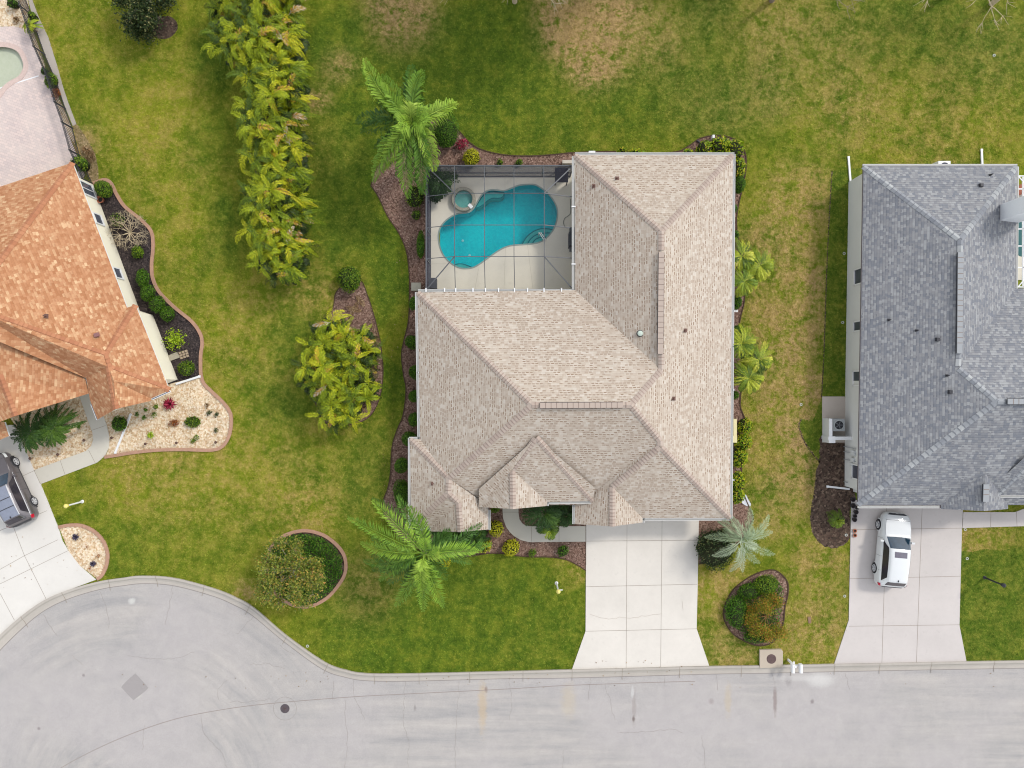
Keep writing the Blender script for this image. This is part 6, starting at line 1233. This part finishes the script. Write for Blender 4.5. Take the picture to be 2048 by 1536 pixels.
m = MB(); m.prism(px([(336, 712), (355, 704), (361, 715), (342, 722)]), 0, .12); tag(m.build("stone_slab", flat("stone_grey", C(176, 168, 150), .9)), "grey stone slab by the cream wall", "slab")
k = 0
for i in range(3):
    for j in range(3):
        m = MB(); q = W(361 + i * 6 + j * 1.5, 706 + j * 5 - i * 2); m.box((q.x, q.y, .04), (.15, .13, .08), R(18)); o = tag(m.build("paver_block", flat("paver_tan", C(180, 160, 136), .9)), "small tan paver block in the square cluster beside the grey slab", "paver", "tan paver blocks"); k += 1
m = MB(); m.sheet([px(spline([(1484, 1000), (1490, 988), (1497, 1000), (1502, 1010), (1494, 1012), (1484, 1006)], 4, True))], .03); struct(m.build("white_gravel", flat("marble_chips", C(226, 228, 232), .8, var=.2, sc=25)), "patch of white stone chips in the side bed")
m = MB(); q = W(1424, 277); m.box((q.x, q.y, .2), (.14, .2, .4)); tag(m.build("utility_box", M_WHITE), "small white utility box beside the croton bushes", "utility box")
m = MB(); m.tube(W(1394, 281, .05), W(1402, 287, .05), .06, n=8); tag(m.build("black_pipe", M_DARK), "short black drain pipe in the curved corner bed", "pipe")
m = MB(); q = W(833, 574); m.box((q.x, q.y, .1), (.6, .5, .2)); tag(m.build("step_slab", concrete("step", C(176, 172, 156), .1)), "small concrete step outside the cage corner", "step")
m = MB(); q = W(1137, 327); m.box((q.x, q.y, .2), (.8, .2, .4)); tag(m.build("utility_ledge", flat("ledge", C(210, 200, 186), .7)), "pale ledge at the corner between cage and tan roof", "ledge")
m = MB(); q = W(1184, 307, .7); m.box((q.x, q.y, .4), (.4, .3, .7)); tag(m.build("pump_box", M_WHITE), "white pump box behind the back eave of the tan roof", "pump")
for x, y, l in [(1602, 809, "white sprinkler cap on the straw lawn beside the tan-roofed house"), (1689, 1192, "white ring sprinkler cap beside the driveway of the grey house"), (1934, 1117, "ring sprinkler cap at the corner of the lush patch"), (1692, 1070, "ring sprinkler cap at the edge of the soil bed"), (1688, 507, "ring sprinkler cap in the strip by the grey wall, farther back"), (1685, 645, "ring sprinkler cap in the strip by the grey wall, nearer the street"), (1988, 111, "pale ring sprinkler cap on the back lawn"), (615, 1292, "dark ring sprinkler cap near the bend of the kerb"), (1930, 1059, "ring sprinkler cap where path meets driveway")]:
    m = MB(); m.lathe(W(x, y), [(.045, .02), (.05, .04), (.085, .04), (.09, .0)], 14); tag(m.build("sprinkler_head", flat("sprk", C(206, 208, 200), .7)), l, "sprinkler", "sprinkler heads")
m = MB(); m.box(W(1619, 1240, .03), (.17, .4, .06), R(5)); tag(m.build("valve_box", flat("valve", C(150, 120, 96), .8)), "brown irrigation valve lid in the lawn near the egg bed", "valve box")
for x, y, l in [(173, 880, "small dark garden light at the path's inner curve"), (121, 908, "small dark garden light below the cycads"), (66, 916, "small dark garden light next to the driveway"), (228, 875, "small dark garden light just across the path"), (295, 887, "small dark garden light near the bottom edging"), (357, 885, "small dark garden light in the middle of the gravel's street edge"), (435, 884, "small dark garden light at the gravel bed's outer tip")]:
    m = MB(); m.tube(W(x, y), W(x, y) + Vector((0, 0, .3)), .015, n=6); m.lathe(W(x, y), [(.02, .28), (.09, .30), (.06, .36), (.001, .38)], 10); tag(m.build("garden_light", flat("copper_dark", C(96, 70, 60), .6)), l, "garden light", "garden lights in the gravel")

grow_grass(620000)

# fallen leaves and dead fronds
r9 = random.Random(5); mb = MB()
for _ in range(260):
    zone = r9.choice(((765, 800, 900, 1050), (1172, 1400, 1320, 1345), (0, 2040, 1345, 1375), (500, 1100, 1345, 1365), (1405, 1500, 1040, 1120), (0, 190, 1060, 1180), (600, 760, 560, 860), (780, 820, 400, 1000), (1145, 1460, 320, 1030)))
    if zone[0] == 1145: continue
    q = W(r9.uniform(zone[0], zone[1]), r9.uniform(zone[2], zone[3])); leafq(mb, Vector((q.x, q.y, .075)), Vector((0, 0, 1)) + rvec(r9) * .2, rvec(r9), r9.uniform(.05, .13), r9.uniform(.03, .07))
o = mb.build("leaf_litter", L_DRY); o['kind'] = 'stuff'; o['label'] = "scattered dry fallen leaves on paving and mulch"
mb = MB()
for k, (x, y, x2, y2) in enumerate([(742, 640, 752, 700), (758, 720, 750, 780), (716, 600, 700, 628), (690, 612, 722, 622), (746, 790, 730, 826), (738, 660, 760, 690), (710, 590, 728, 612)]): frond(mb, W(x, y, .08), W(x2, y2, .08), .12, 20, .28, .03, .1, .0, .9, .02, .1, seed=k)
o = mb.build("fallen_fronds", L_DRY); o['kind'] = 'stuff'; o['label'] = "dead palm fronds lying on the mulch island"
